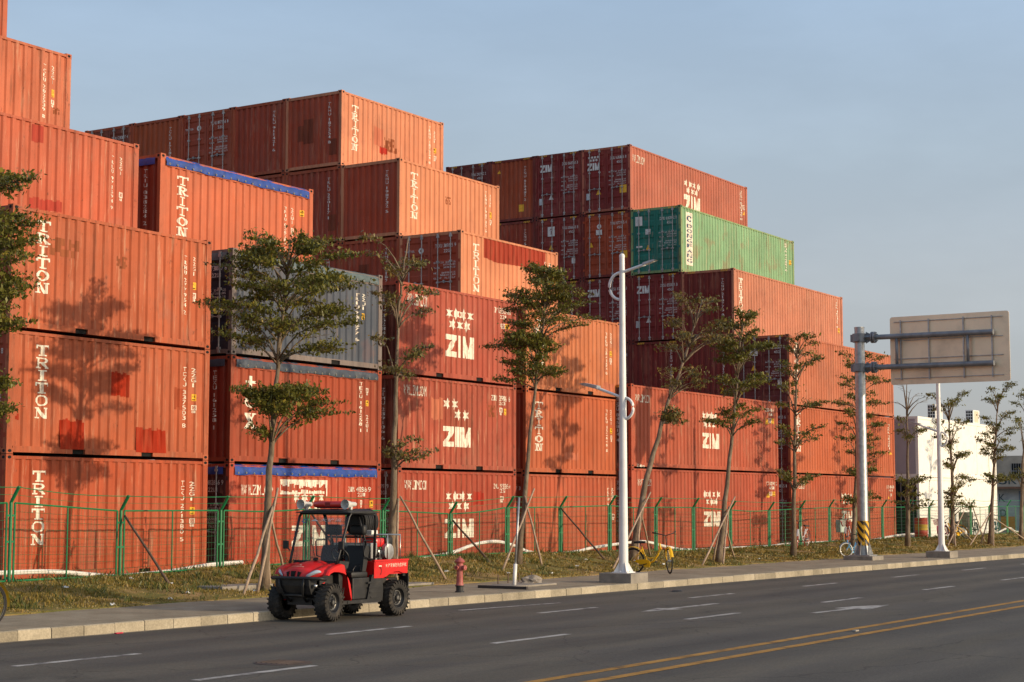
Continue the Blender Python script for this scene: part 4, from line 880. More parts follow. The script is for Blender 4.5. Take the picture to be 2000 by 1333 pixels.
# straight-ahead arrows worn into the two near lanes
def arrow(x, y, s=1):
    linebit([(x + 1.2, y - .08), (x + 3.2, y - .08), (x + 3.2, y + .08), (x + 1.2, y + .08)], 'road_arrow', M['line'])
    linebit([(x, y), (x + 1.2, y - .28), (x + 1.2, y + .28)], 'road_arrow', M['line'])
arrow(15.6, -12.72)
linebit([(17.0, -15.55), (18.6, -15.65), (18.6, -15.5), (17.0, -15.40)], 'road_arrow', M['line']); linebit([(18.6, -15.95), (20.2, -15.75), (19.4, -15.35), (18.6, -15.25)], 'road_arrow', M['line'])
linebit([(14.2, -9.75), (17.3, -10.05), (17.3, -9.95), (14.2, -9.63)], 'edge_marking', M['line'])
# manhole cover in the road
b = MB(); b.lathe([(0.001, .006), (.33, .006), (.36, .003), (.36, 0)], 28, 'z')
for k in range(-3, 4): b.box(-.22, .22, k * .08 - .012, k * .08 + .012, .006, .011)
o = b.build('manhole_cover', mat('rusty_cast_iron', (.075, .055, .046), .7, .3, var=.3, vscale=6), loc=(4.3, -13.75, ZR_ + .001)); tag(o, 'rusty round manhole cover in the near lane of the road', 'manhole cover')

# grass: tufts of blades over the verge
rg = np.random.default_rng(5)
def grass(n):
    X = 6 + (rg.random(n) ** 1.75) * 86; Y = np.empty(n); Z = np.empty(n)
    for i in range(n):
        e = verge_edge(X[i]); t = rg.random(); y = e - .05 + (-.75 - e) * t; Y[i] = y; Z[i] = gh(X[i], y)
    dens = np.sin(X * 1.3 + Y * .9) + np.sin(X * .47 - Y * 2.1 + 2) + np.sin(X * 3.1 + Y * 1.7)
    edge = np.array([Y[i] - verge_edge(X[i]) for i in range(n)])
    keep = (dens > -1.3) | (rg.random(n) < .35); keep &= (edge > .25) | (rg.random(n) < .45)
    X, Y, Z, dens, edge = X[keep], Y[keep], Z[keep], dens[keep], edge[keep]; n = len(X)
    h = (.022 + .032 * rg.random(n)) * np.clip(1 + .28 * dens, .5, 1.6) * np.clip(.45 + edge, .5, 1.0); w = (.010 + .010 * rg.random(n)) * np.clip(X / 22, .8, 2.2)
    a = rg.random(n) * 2 * PI; lx, ly = (rg.random(n) - .5) * 1.1 * h, (rg.random(n) - .5) * 1.1 * h
    dx, dy = np.cos(a) * w, np.sin(a) * w
    V = np.stack([np.stack([X - dx, Y - dy, Z - .01], 1), np.stack([X + dx, Y + dy, Z - .01], 1), np.stack([X + lx * .5 + dx * .6, Y + ly * .5 + dy * .6, Z + h * .6], 1), np.stack([X + lx, Y + ly, Z + h], 1)], 1).reshape(-1, 3)
    return V, np.arange(len(V)).reshape(-1, 4)
V, F = grass(110000)
tag(link('grass', np_mesh('grass', V, F, M['blade'])), 'short dry brown and green turf on the sloping verge by the fence', 'grass', kind='stuff')

def weed_clumps(n):
    V = []; r = np.random.default_rng(8)
    for _ in range(n):
        x = 8 + r.random() ** 1.5 * 70; e = verge_edge(x); y = e + (-1.0 - e) * (r.random() ** .7); z = gh(x, y); m = r.integers(14, 34); sp = .06 + .14 * r.random()
        for k in range(m):
            a = r.random() * 2 * PI; h = .05 + .12 * r.random(); q = r.normal(0, sp, 2); w = .010; lx, ly = r.normal(0, .5, 2) * h; dx, dy = math.cos(a) * w, math.sin(a) * w; bx, by = x + q[0], y + q[1]
            if by < verge_edge(bx) - .05: continue
            bz = gh(bx, by)
            V += [(bx - dx, by - dy, bz - .01), (bx + dx, by + dy, bz - .01), (bx + lx * .5 + dx * .7, by + ly * .5 + dy * .7, bz + h * .6), (bx + lx, by + ly, bz + h)]
    return np.array(V), np.arange(len(V)).reshape(-1, 4)
V, F = weed_clumps(420)
M['weed'] = leaf_mat('weed_green', (.12, .135, .028), (.30, .22, .06))
tag(link('weeds', np_mesh('weeds', V, F, M['weed'])), 'taller green weed tufts scattered over the dry verge', 'weeds', kind='stuff')

# ------------------------------------------------------------------ green mesh fence
PX = [4.6, 7.55, 10.47, 13.38, 16.42, 19.4, 22.4, 25.39, 28.2, 31.1, 34.05, 37.1, 39.8, 42.7, 46.0, 48.9, 51.8, 54.7, 57.7, 60.7, 63.7, 66.7, 69.7, 72.7, 75.7, 78.7, 81.7, 84.7]
PT = [1.6, 1.62, 1.60, 1.44, 1.44, 1.46, 1.42, 1.33, 1.49, 1.50, 1.54, 1.49, 1.48, 1.39, 1.36, 1.42, 1.46, 1.46, 1.47, 1.47, 1.46, 1.5, 1.5, 1.48, 1.5, 1.5, 1.48, 1.5]
FY = -1.8
fence = thing('fence', 'green wire mesh fence with bent post tops along the whole container yard', 'fence', (0, FY, 0))
pm = MB(); pm.tube([(0, 0, -.3), (0, 0, 1.0)], .034, 10); 
tip = []
for i, (x, zt) in enumerate(zip(PX, PT)):
    zb = crest(x) - .15
    b = MB(); b.tube([(0, 0, zb), (0, 0, zt), (.0, -.035, zt + .05), (.0, -.21, zt + .30)], .034, 10); b.lathe([(.001, zt + .315), (.04, zt + .305), (.04, zt + .285)], 8, 'z', (0, -.21, 0))
    for z in (zt - .25, zt - .75): b.box(-.11, .11, -.012, .012, z - .02, z + .02)
    b.build('post', M['fence'], fence, loc=(x, 0, 0))
    tip.append((x, -.205, zt + .29))
for i in range(len(PX) - 1):
    x0, x1, t0, t1 = PX[i] + .10, PX[i + 1] - .10, PT[i] - .01, PT[i + 1] - .01; b0, b1 = crest(x0) + .02, crest(x1) + .02
    b = MB(); L = x1 - x0; P = lambda u, v: (u * L, 0, (b0 + (b1 - b0) * u) * (1 - v) + (t0 + (t1 - t0) * u) * v - (.035 * math.sin(PI * u) if v > .5 and i % 3 == 1 else 0))
    b.tube([P(k / 8, 1) for k in range(9)], .019, 6); b.tube([P(0, 0), P(1, 0)], .019, 6); b.tube([P(0, 0), P(0, 1)], .022, 6); b.tube([P(1, 0), P(1, 1)], .022, 6)
    b.tube([P(.5, 0), P(.5, 1)], .016, 6)
    b.build('panel_frame', M['fence'], fence, loc=(x0, 0, 0))
    b = MB(); nv = int(L / .09)
    for k in range(1, nv): b.tube([P(k / nv, 0), P(k / nv, 1)], .0022, 3, cap=False)
    for k in range(1, 9): b.tube([P(0, k / 9), P(.5, k / 9), P(1, k / 9)], .0042, 3, cap=False)
    b.build('wire_mesh', M['wire'], fence, loc=(x0, .0, 0))
    sag = .05 if i % 4 == 2 else .015
    b = MB(); a, c = Vector(tip[i]), Vector(tip[i + 1])
    for dz, dy, rr in ((0, 0, .009), (-.14, .10, .004)):
        b.tube([(a.lerp(c, u) + Vector((0, dy, dz - sag * math.sin(PI * u))))[:] for u in [k / 6 for k in range(7)]], rr, 5)
    b.build('top_wire', M['fence'], fence)
def pole(name, p, q, r0, r1, m, lab, cat, group=None, w=.015):
    p, q = Vector(p), Vector(q); k = random.Random(int(p.x * 77)); pts = []
    for i in range(6):
        t = i / 5; c = p.lerp(q, t) - p; c += Vector((math.sin(t * PI) * k.uniform(-w, w), math.sin(t * PI) * k.uniform(-w, w), 0)); pts.append(c[:])
    o = MB().tube(pts, [r0 + (r1 - r0) * i / 5 for i in range(6)], 8).build(name, m, smooth=True, loc=p); return tag(o, lab, cat, group)
for p, q, lab in (((13.14, -3.5, gh(13.14, -3.5) - .04), (13.42, -1.87, 1.33), 'rusty brown brace leaning on the fence in front of the leftmost stack'),
                  ((24.89, -3.4, gh(24.9, -3.4) - .04), (25.42, -1.87, 1.14), 'brown brace leaning on the fence post right of the red hydrant'),
                  ((30.75, -3.5, gh(30.75, -3.5) - .04), (31.0, -1.87, 1.46), 'brown brace leaning on the fence left of the lamp post'),
                  ((19.3, -3.2, gh(19.3, -3.2) - .04), (19.45, -1.87, 1.40), 'pale brace leaning on the fence behind the red vehicle')):
    pole('fence_brace', p, q, .03, .024, M['darkwood'], lab, 'brace', 'slanting braces leaning on the fence')
# white pipe lying and looping along the fence
def pipe(pts, y, lab):
    P = [Vector((x, y, max(z, gh(x, y) + .03))) for x, z in pts]; Q = []
    for i in range(len(P) - 1):
        p0, p1, p2, p3 = P[max(i - 1, 0)], P[i], P[i + 1], P[min(i + 2, len(P) - 1)]
        for k in range(6):
            t = k / 6; Q.append((.5 * ((2 * p1) + (p2 - p0) * t + (2 * p0 - 5 * p1 + 4 * p2 - p3) * t * t + (3 * p1 - p0 - 3 * p2 + p3) * t ** 3))[:])
    Q.append(P[-1][:]); tag(MB().tube(Q, .048, 10).build('white_pipe', M['pvc'], smooth=True), lab, 'pipe', 'white pipes behind the fence')
pipe([(6, .26), (10.68, .24), (11.98, .22), (13.09, .12), (13.82, .07), (15.34, .11), (16.55, .22), (17.66, .25)], -1.35, 'thin white pipe lying along the foot of the leftmost stack')
pipe([(24.2, .08), (25.03, .15), (26.27, .27), (27.4, .47), (28.44, .53), (29.38, .40), (30.21, .2), (31.3, .10), (32.85, .14), (34.1, .25), (36.42, .36), (37.47, .36), (38.91, .17), (40.61, .02), (44.51, .0)], -1.25, 'white pipe rising in two humps behind the fence between hydrant and yellow bicycle')
pipe([(44.7, -.02), (47.2, -.03), (49.12, .07), (52.16, .03), (54.33, .07), (57.81, .02), (60.95, .21), (63.28, .25)], -1.2, 'white pipe on the ground behind the fence near the tall sign post')
pipe([(72.25, .02), (75.21, .05), (77.92, .35), (79.29, .15), (81.67, .0), (86, .0)], -1.2, 'white pipe making a hump in front of the white cabins at far right')

# ------------------------------------------------------------------ trees with layered crowns
def tree(name, label, y, tr, layers, r0, dens, lm, seed, leaf=.05, bare=()):
    r = random.Random(seed); g = np.random.default_rng(seed)
    base = Vector((tr[0][0], y, 0)); zg = gh(base.x, y); root = thing(name, label, 'tree', (base.x, y, zg), 0, 'young street trees on the verge')
    P = [Vector((x - base.x, 0, z - zg)) for x, z in tr]; P[0].z = -.05
    # finer trunk with slight kinks
    Q, Rr = [], []; ztop = P[-1].z
    for i in range(len(P) - 1):
        for k in range(5):
            t = k / 5; q = P[i].lerp(P[i + 1], t); q += Vector((r.uniform(-.018, .018), r.uniform(-.018, .018), 0)) if (i or k) else Vector(); Q.append(q)
    Q.append(P[-1]); Rr = [max(.014, r0 * (1 - .86 * max(0, q.z / ztop) ** .8) * (1.25 if q.z < .12 else 1)) for q in Q]
    tb = MB(); tb.tube([q[:] for q in Q], Rr, 10)
    th_ = math.atan2(base.x + 12.38, y + 27.68); kx = math.cos(th_); E_ = Vector((math.cos(th_), -math.sin(th_), 0))   # true crown width from the width measured along the street
    def at(z):
        for a, b in zip(P, P[1:]):
            if z <= b.z: t = max(0, (z - a.z) / (b.z - a.z + 1e-6)); return a.lerp(b, t)
        return P[-1].copy()
    C = []; LB = MB()
    for li, (xa, xb, za, zb) in enumerate(layers):
        za -= zg; zb -= zg; zc = (za + zb) / 2; T = at(zc); off = ((xa + xb) / 2 - base.x - T.x) * kx; rad = (xb - xa) * kx / 2; th = (zb - za)
        cen = T + E_ * off * .85; zroot = max(.6, za - .10 - .16 * rad); R0 = at(zroot)
        nb = 9 if dens > .8 else 7
        for k in range(nb):
            ang = 2 * PI * (k + r.uniform(-.3, .3)) / nb + li * .7; rr = rad * r.uniform(.55, 1.02)
            tipz = za + th * r.uniform(.1, 1.0) + r.uniform(-.14, .14); tipp = cen + Vector((math.cos(ang) * rr, math.sin(ang) * rr, 0)); tipp.z = tipz
            st = at(zroot + r.uniform(-.1, .25)); mid = st.lerp(tipp, .5); mid.z = st.z + (tipz - st.z) * .82
            m1 = st.lerp(tipp, .25); m1.z = st.z + (tipz - st.z) * .48
            pts = [st, m1, mid, st.lerp(tipp, .78) * 1, tipp]; pts[3].z = tipz - .02
            LB.tube([p[:] for p in pts], [max(.008, r0 * .26), max(.007, r0 * .2), .011, .007, .003], 5)
            # side sprays
            for s in range(7 if dens > .5 else 5):
                t = r.uniform(.35, 1.0); i0 = min(3, int(t * 4)); p = pts[i0].lerp(pts[i0 + 1], t * 4 - i0)
                a2 = ang + r.uniform(-1.0, 1.0); ln = rad * r.uniform(.18, .42); e = p + Vector((math.cos(a2) * ln, math.sin(a2) * ln, r.uniform(.0, .16)))
                LB.tube([p[:], p.lerp(e, .5)[:], e[:]], [.007, .005, .003], 4, cap=False)
                if li not in bare:
                    for q in range(max(1, int(round(2.4 * dens)))): C.append((p.lerp(e, r.uniform(.25, 1.08)) + Vector((r.uniform(-.06, .06), r.uniform(-.06, .06), r.uniform(-.02, .06))), rad))
            if li not in bare and dens > .7:
                for q in range(int(5 * dens)):
                    t = r.uniform(.35, .95); i0 = min(3, int(t * 4)); C.append((pts[i0].lerp(pts[i0 + 1], t * 4 - i0) + Vector((r.uniform(-.15, .15), r.uniform(-.15, .15), r.uniform(-.10, .10))), rad))
            if li not in bare:
                od = (pts[4] - pts[3]).normalized(); ex = r.uniform(.15, .5)
                for q in range(max(2, int(3 * dens + 1))): C.append((pts[4] + od * ex * (q + .5) / 3 + Vector((0, 0, .02)), .0))
                LB.tube([pts[4][:], (pts[4] + od * ex * .8)[:]], [.004, .002], 4, cap=False)
                for q in range(int(4 * dens) + 1): C.append((pts[3].lerp(pts[4], r.uniform(-.6, 1.08)) + Vector((r.uniform(-.08, .08), r.uniform(-.08, .08), r.uniform(-.03, .08))), rad))
    tb.build('trunk', M['bark'], root, smooth=True); LB.build('branches', M['bark'], root, smooth=True)
    if C:
        n1 = 11 if dens > 1.2 else 9; c = np.repeat(np.array([p[:] for p, _ in C]), n1, 0); n = len(c)
        sg = np.repeat(np.array([.45 if q == 0 else 1.0 for _, q in C]), n1)[:, None]; c = c + g.normal(0, 1, (n, 3)) * np.array([.105, .105, .040]) * sg
        L = leaf * (.65 + .7 * g.random(n)); wd = L * (.36 + .16 * g.random(n)); a = g.random(n) * 2 * PI; tilt = g.normal(.25, .75, n)
        d = np.stack([np.cos(a) * np.cos(tilt), np.sin(a) * np.cos(tilt), np.sin(tilt)], 1); s = np.stack([-np.sin(a), np.cos(a), g.normal(0, .9, n)], 1)
        V = np.stack([c - d * L[:, None], c - s * wd[:, None] + d * (L * .15)[:, None], c + d * L[:, None], c + s * wd[:, None] + d * (L * .15)[:, None]], 1).reshape(-1, 3)
        link('crown', np_mesh('crown', V, np.arange(4 * n).reshape(-1, 4), lm), root)
    return root
TREES = {
't0':(-4.4,[(7.43, 0.6), (7.33, 4.05), (7.23, 7.57)],[(6.12, 8.4, 6.93, 7.41), (6.05, 8.59, 6.2, 6.64), (6.17, 8.48, 5.79, 6.14), (6.18, 8.5, 5.39, 5.74), (6.51, 8.17, 4.91, 5.19), (6.52, 8.25, 4.45, 4.8), (6.77, 8.11, 3.49, 3.69), (6.69, 8.01, 2.92, 3.18)]),
't1':(-4.6,[(14.65, -0.21), (14.72, 1.95), (14.85, 3.52), (15.0, 4.7), (15.16, 5.89), (15.31, 7.1)],[(13.39, 16.58, 6.56, 7.17), (13.14, 17.03, 6.19, 6.73), (13.33, 17.77, 5.81, 6.4), (12.82, 17.5, 5.29, 5.88), (13.13, 17.36, 4.69, 5.4), (13.95, 15.9, 3.62, 4.0), (14.23, 16.92, 3.02, 3.71)]),
't2':(-4.2,[(19.54, 0.3), (19.56, 1.99), (19.62, 3.99), (19.71, 5.9), (19.88, 6.88), (20.1, 7.81)],[(18.38, 21.0, 6.91, 7.69), (18.87, 21.17, 5.83, 6.53), (18.89, 21.05, 4.54, 5.32), (19.59, 21.07, 2.53, 3.16)]),
't3':(-3.6,[(25.92, -0.22), (26.49, 3.41), (26.94, 5.49), (27.29, 6.91), (27.38, 7.93)],[(26.12, 28.39, 7.53, 8.0), (25.3, 28.59, 7.01, 7.59), (25.86, 29.53, 6.77, 7.36), (24.91, 29.96, 6.21, 6.87), (24.98, 27.16, 5.8, 6.1), (24.26, 27.56, 5.41, 5.88), (24.57, 27.91, 4.89, 5.43)]),
't4':(-4.0,[(31.41, 0.11), (32.29, 2.24), (33.57, 4.4), (34.98, 6.2), (36.16, 7.98)],[(34.25, 37.65, 7.31, 8.17), (33.55, 38.13, 6.7, 7.35), (33.28, 38.7, 6.23, 6.91), (33.66, 36.57, 4.97, 5.7), (33.57, 34.65, 3.93, 4.3)]),
't5':(-5.0,[(35.03, -0.2), (35.67, 2.12), (36.21, 4.17), (36.56, 5.79), (36.95, 7.35)],[(35.16, 38.19, 6.95, 7.53), (34.71, 38.69, 6.35, 6.92), (34.98, 38.95, 5.78, 6.45), (34.85, 38.84, 4.87, 5.56), (34.41, 38.32, 3.89, 4.7)]),
't6':(-4.5,[(41.86, -0.2), (42.08, 3.04), (42.28, 5.66), (42.62, 7.36)],[(41.2, 44.44, 6.75, 7.37), (40.75, 44.97, 5.9, 6.61), (40.37, 44.92, 4.8, 5.64), (40.24, 44.53, 3.53, 4.3), (40.61, 44.32, 2.17, 2.96)]),
't7':(-3.6,[(49.61, -0.07), (50.07, 2.63), (50.32, 5.18), (50.97, 7.3)],[(48.73, 53.27, 6.75, 7.39), (48.07, 53.8, 5.84, 6.49), (48.14, 53.18, 5.35, 5.88), (48.41, 53.3, 4.37, 5.2), (48.98, 53.36, 3.51, 4.13), (49.19, 52.61, 2.64, 3.07), (48.88, 52.38, 1.56, 2.05)]),
't8':(-4.1,[(54.24, -0.12), (54.46, 3.3), (54.55, 6.5)],[(52.4, 57.46, 5.37, 6.52), (53.18, 57.49, 4.19, 5.02), (53.17, 57.01, 2.07, 2.94), (53.59, 57.53, 1.42, 2.04)]),
't9':(-4.3,[(59.16, -0.16), (59.43, 2.32), (59.19, 4.48), (59.04, 6.1)],[(56.33, 61.38, 5.29, 6.31), (56.76, 61.28, 4.12, 5.08), (58.11, 61.97, 3.02, 3.96), (58.02, 62.16, 1.93, 2.69), (58.3, 62.39, 1.3, 1.93)]),
't10':(-5.0,[(62.16, -0.1), (63.08, 3.47), (63.97, 6.45)],[(61.71, 66.75, 5.95, 6.92), (60.73, 67.2, 4.8, 5.58), (60.39, 66.55, 4.06, 4.87), (61.05, 65.76, 3.47, 4.19), (61.4, 65.35, 2.46, 3.36)]),
't11':(-4.2,[(69.63, -0.01), (70.34, 3.63), (71.57, 7.13)],[(69.53, 74.91, 6.16, 7.29), (69.36, 75.19, 4.41, 5.67), (68.33, 74.01, 2.53, 3.27)]),
}
TI = {  # label, trunk radius, density, leaf material, bare layers
 't0': ('leafy tree cut off by the left edge, its branch tips over the leftmost stack', .085, 0.85, 'leaf', ()),
 't1': ('densest dark green tree, in front of the dark grey container', .10, 1.15, 'leaf', ()),
 't2': ('sparse, twiggy tree with a thick trunk rising behind the red utility vehicle', .105, 0.28, 'leafdry', ()),
 't3': ('slender layered green tree between hydrant and lamp post, its crown over the light orange container', .085, 0.9, 'leaf', ()),
 't4': ('tree leaning strongly to the right, just beside the lamp post', .12, 0.6, 'leafdry', ()),
 't5': ('tree with separate flat leaf layers in front of the starred long container', .105, 0.7, 'leaf', ()),
 't6': ('straight thin tree with many sparse layers beside the white and red bicycle', .10, 0.5, 'leaf', ()),
 't7': ('layered tree standing directly behind the tall sign post', .105, 0.62, 'leaf', ()),
 't8': ('almost leafless tree between the red stack and the white cabins', .11, 0.25, 'leaf', (0,)),
 't9': ('crooked tree in front of the white cabins, right beside the farther lamp post', .12, 0.55, 'leaf', ()),
 't10': ('tallest layered tree at the right end of the white cabins', .11, 0.6, 'leaf', ()),
 't11': ('tree at the extreme right edge in front of the dull building', .11, 0.55, 'leaf', ()),
}
for i, (k, (lab, r0, de, lm, bare)) in enumerate(TI.items()):
    y, tr, ly = TREES[k]; tree('street_tree', lab, y, tr, ly, r0, de, M[lm], 20 + i, .042 if k in ('t0', 't1', 't3') else .048, bare)
# poles propping the trees
ST = [((13.3, -5.2), (14.98, -4.62, 1.79), 'long pale pole propping the dense tree from its left'), ((13.95, -5.0), (14.95, -4.66, 1.9), 'pale pole crossing in front of the dense tree trunk'),
 ((15.06, -4.4), (14.80, -4.45, 1.63), 'upright brown pole tied behind the dense tree trunk'), ((16.29, -3.8), (14.94, -4.5, 1.3), 'pale pole propping the dense tree from its right'),
 ((18.9, -4.8), (19.63, -4.3, 1.7), 'pole propping the sparse tree behind the vehicle cargo bed'), ((20.6, -5.0), (19.7, -4.3, 1.75), 'pole slanting to the right of the vehicle cargo bed'),
 ((24.17, -4.2), (26.61, -3.66, 1.98), 'pole propping the slender tree from the left, right of the hydrant'), ((26.14, -4.2), (26.15, -3.66, 1.78), 'pole propping the slender tree from its right'),
 ((28.4, -5.0), (32.45, -4.06, 1.92), 'long pale pole propping the leaning tree behind the lamp post'), ((30.6, -4.6), (31.55, -4.2, 1.35), 'upright pale pole between lamp post and yellow bicycle'), ((33.71, -3.4), (31.89, -4.06, 1.3), 'thin brown pole slanting down behind the yellow bicycle'),
 ((33.03, -5.4), (36.1, -5.06, 1.8), 'thin pole propping the two-layer tree from its left'), ((34.05, -5.6), (35.64, -5.06, 1.5), 'pole close against the left of the two-layer tree'), ((37.08, -4.6), (35.63, -4.95, .95), 'pole propping the two-layer tree from its right'), ((35.47, -4.6), (35.77, -4.93, 1.8), 'pole standing behind the two-layer tree'),
 ((57.51, -4.6), (60.79, -4.32, 1.27), 'pole crossing the crooked tree beside the farther lamp post'), ((63.27, -4.0), (59.0, -4.25, 1.02), 'pole propping the crooked tree from its right'), ((57.47, -5.0), (59.04, -4.42, .95), 'upright pole at the foot of the crooked tree'),
 ((63.5, -4.4), (60.9, -4.7, 1.4), 'pole slanting in front of the electric cabinet'), ((59.25, -5.0), (62.6, -4.98, 1.3), 'pole propping the tallest far tree from its left'), ((62.09, -4.6), (62.5, -4.95, 1.3), 'short pole behind the tallest far tree'), ((61.01, -5.5), (62.4, -5.1, 1.44), 'pole propping the tallest far tree on the street side'), ((69.6, -4.6), (64.3, -4.6, .94), 'long pole slanting towards the right edge of the picture')]
for (x, y), q, lab in ST: pole('support_pole', (x, y, gh(x, y) - .06), q, .032, .024, M['wood'], lab, 'support pole', 'poles propping the street trees', .014)
# ------------------------------------------------------------------ lamp posts
def lamp_post(x, y, zb, H, label, blab, simple=False):
    bz = zb + .22
    t = thing('concrete_block', blab, 'concrete block', (x, y, zb), 0, 'concrete footings on the pavement'); b = MB()
    b.bbox(-.42, .42, -.42, .42, -.03, .22, .012); b.build('block', M['concrete'], t)
    t = thing('lamp_post', label, 'lamp post', (x, y, bz), 0, 'white lamp posts along the kerb'); h = H - bz
    b = MB(); n = 12; b.tube([(0, 0, .02 + (h - .02) * i / n) for i in range(n + 1)], [.112 - .05 * i / n for i in range(n + 1)], 18); b.lathe([(.001, h + .05), (.05, h + .03), (.068, h - .01), (.066, h - .06)], 14)
    b.build('pole', M['white_pole'], t, smooth=False, auto=50)
    b = MB(); b.box(-.2, .2, -.2, .2, 0, .022)
    for k in range(4):
        a = PI / 4 + k * PI / 2; c, s = math.cos(a), math.sin(a)
        for ss in (-1, 1): b.add([(.10 * c, .10 * s, .022), (.24 * c, .24 * s, .022), (.10 * c, .10 * s, .26), (.10 * c - s * .006 * ss, .10 * s + c * .006 * ss, .022), (.24 * c - s * .006 * ss, .24 * s + c * .006 * ss, .022), (.10 * c - s * .006 * ss, .10 * s + c * .006 * ss, .26)], [(0, 1, 2), (5, 4, 3), (0, 3, 4, 1), (1, 4, 5, 2)])
        b.lathe([(.02, .022), (.02, .05), (.001, .05)], 8, 'z', (.17 * math.cos(k * PI / 2), .17 * math.sin(k * PI / 2), 0))
    b.build('base_flange', M['white_pole'], t)
    def arm(sgn, zr, L, rise, zlow, name, hs):
        # straight arm on one side, swept back through a half-round hoop on the other
        top = zr - bz; low = zlow - bz; cz = (top + low) / 2; R_ = (top - low) / 2
        hoop = [(0, -sgn * R_ * .95 * math.sin(PI * k / 12) - sgn * .04, cz + R_ * math.cos(PI * k / 12)) for k in range(13)]
        st = [(0, sgn * L * k / 6, top + rise * (k / 6)) for k in range(6, -1, -1)]
        b = MB(); b.tube(st + hoop, .034, 10); a = b.build(name, M['white_pole'], t, smooth=True)
        y1, z1 = sgn * L, top + rise; b = MB(); e = sgn
        b.prism([(y1 - e * .05 * hs, z1 - .035 * hs), (y1 + e * .35 * hs, z1 + .075 * hs), (y1 + e * .42 * hs, z1 + .105 * hs), (y1 + e * .30 * hs, z1 + .125 * hs), (y1 - e * .05 * hs, z1 + .05 * hs)], 'x', -.10 * hs, .10 * hs)
        b.build('lamp_head', M['galv'], a)
        b = MB(); b.prism([(y1 + e * .02 * hs, z1 - .022 * hs), (y1 + e * .33 * hs, z1 + .063 * hs), (y1 + e * .33 * hs, z1 + .07 * hs), (y1 + e * .02 * hs, z1 - .012 * hs)], 'x', -.08 * hs, .08 * hs); b.build('diffuser', M['white'], a)
    arm(-1, zb + 7.24, .62, .15, zb + 6.60, 'road_arm', .72)
    arm(1, zb + 4.28, .70, .26, zb + 3.78, 'footway_arm', 1.0)
lamp_post(22.93, -8.36, -.226, 7.42, 'near white lamp post with two curved arms, standing beside the yellow bicycle', 'dark concrete footing block under the near lamp post')
lamp_post(45.35, -8.45, -.226, 5.96 + .3, 'farther white lamp post in front of the white cabins, its top hidden by the sign', 'concrete footing block under the farther lamp post')

# ------------------------------------------------------------------ big road sign seen from behind
sx, sy = 41.53, -7.1
t = thing('concrete_block', 'low concrete footing under the tall grey sign post', 'concrete block', (sx, sy, -.226), 0, 'concrete footings on the pavement'); MB().bbox(-.5, .5, -.5, .5, -.03, .13, .012).build('block', M['concrete'], t)
sg = thing('road_sign', 'big blank road sign panel seen from behind on a tall galvanised post', 'road sign', (sx, sy, -.09))
b = MB(); b.tube([(0, 0, z) for z in [.02 + 7.45 * i / 10 for i in range(11)]], [.185 - .022 * i / 10 for i in range(11)], 24); b.build('post', M['galv'], sg, auto=50)
b = MB(); b.lathe([(.172, 7.47), (.172, 7.50), (.001, 7.51)], 24); b.build('post_cap', M['galv'], sg)
b = MB(); b.box(-.34, .34, -.34, .34, 0, .03)
for k in range(8):
    a = k * PI / 4; c, s = math.cos(a), math.sin(a)
    for ss in (1,): b.add([(.18 * c, .18 * s, .03), (.33 * c, .33 * s, .03), (.31 * c, .31 * s, .10), (.19 * c, .19 * s, .50), (.18 * c - s * .012, .18 * s + c * .012, .03), (.33 * c - s * .012, .33 * s + c * .012, .03), (.31 * c - s * .012, .31 * s + c * .012, .10), (.19 * c - s * .012, .19 * s + c * .012, .50)], [(0, 1, 2, 3), (7, 6, 5, 4), (0, 4, 5, 1), (1, 5, 6, 2), (2, 6, 7, 3)])
b.build('base_flange', M['galv'], sg)
def stripe_surf(u, v, o): a = u; return ((.186 + o) * math.cos(a), (.186 + o) * math.sin(a), v)
z0, z1 = .33, 1.13; b = MB(); b.lathe([(.187, z0), (.187, z1)], 40); b.build('hazard_band', mat('band_black', (.02, .018, .015), .5), sg, smooth=True)
yb = MB()
for k in range(5):
    # slanting stripes, stepped at the seams of the wrapped foil
    n = 40
    for i in range(n):
        a0, a1 = 2 * PI * i / n, 2 * PI * (i + 1) / n
        f = lambda a: -.34 * (((a - 3.75) / PI * 2) % 1)
        p = [stripe_surf(a0, 0, .005), stripe_surf(a1, 0, .005)]
        lo0, lo1 = z0 - .0 + k * .27 + f(a0 + 1e-4), z0 - .0 + k * .27 + f(a1 - 1e-4)
        c = lambda v: max(z0, min(z1, v))
        if c(lo0) < c(lo0 + .14) or c(lo1) < c(lo1 + .14):
            yb.add([(p[0][0], p[0][1], c(lo0)), (p[1][0], p[1][1], c(lo1)), (p[1][0], p[1][1], c(lo1 + .14)), (p[0][0], p[0][1], c(lo0 + .14))], [(0, 1, 2, 3)])
yb.build('hazard_stripes', mat('band_yellow', (.72, .40, .02), .5, var=.12), sg, smooth=True)
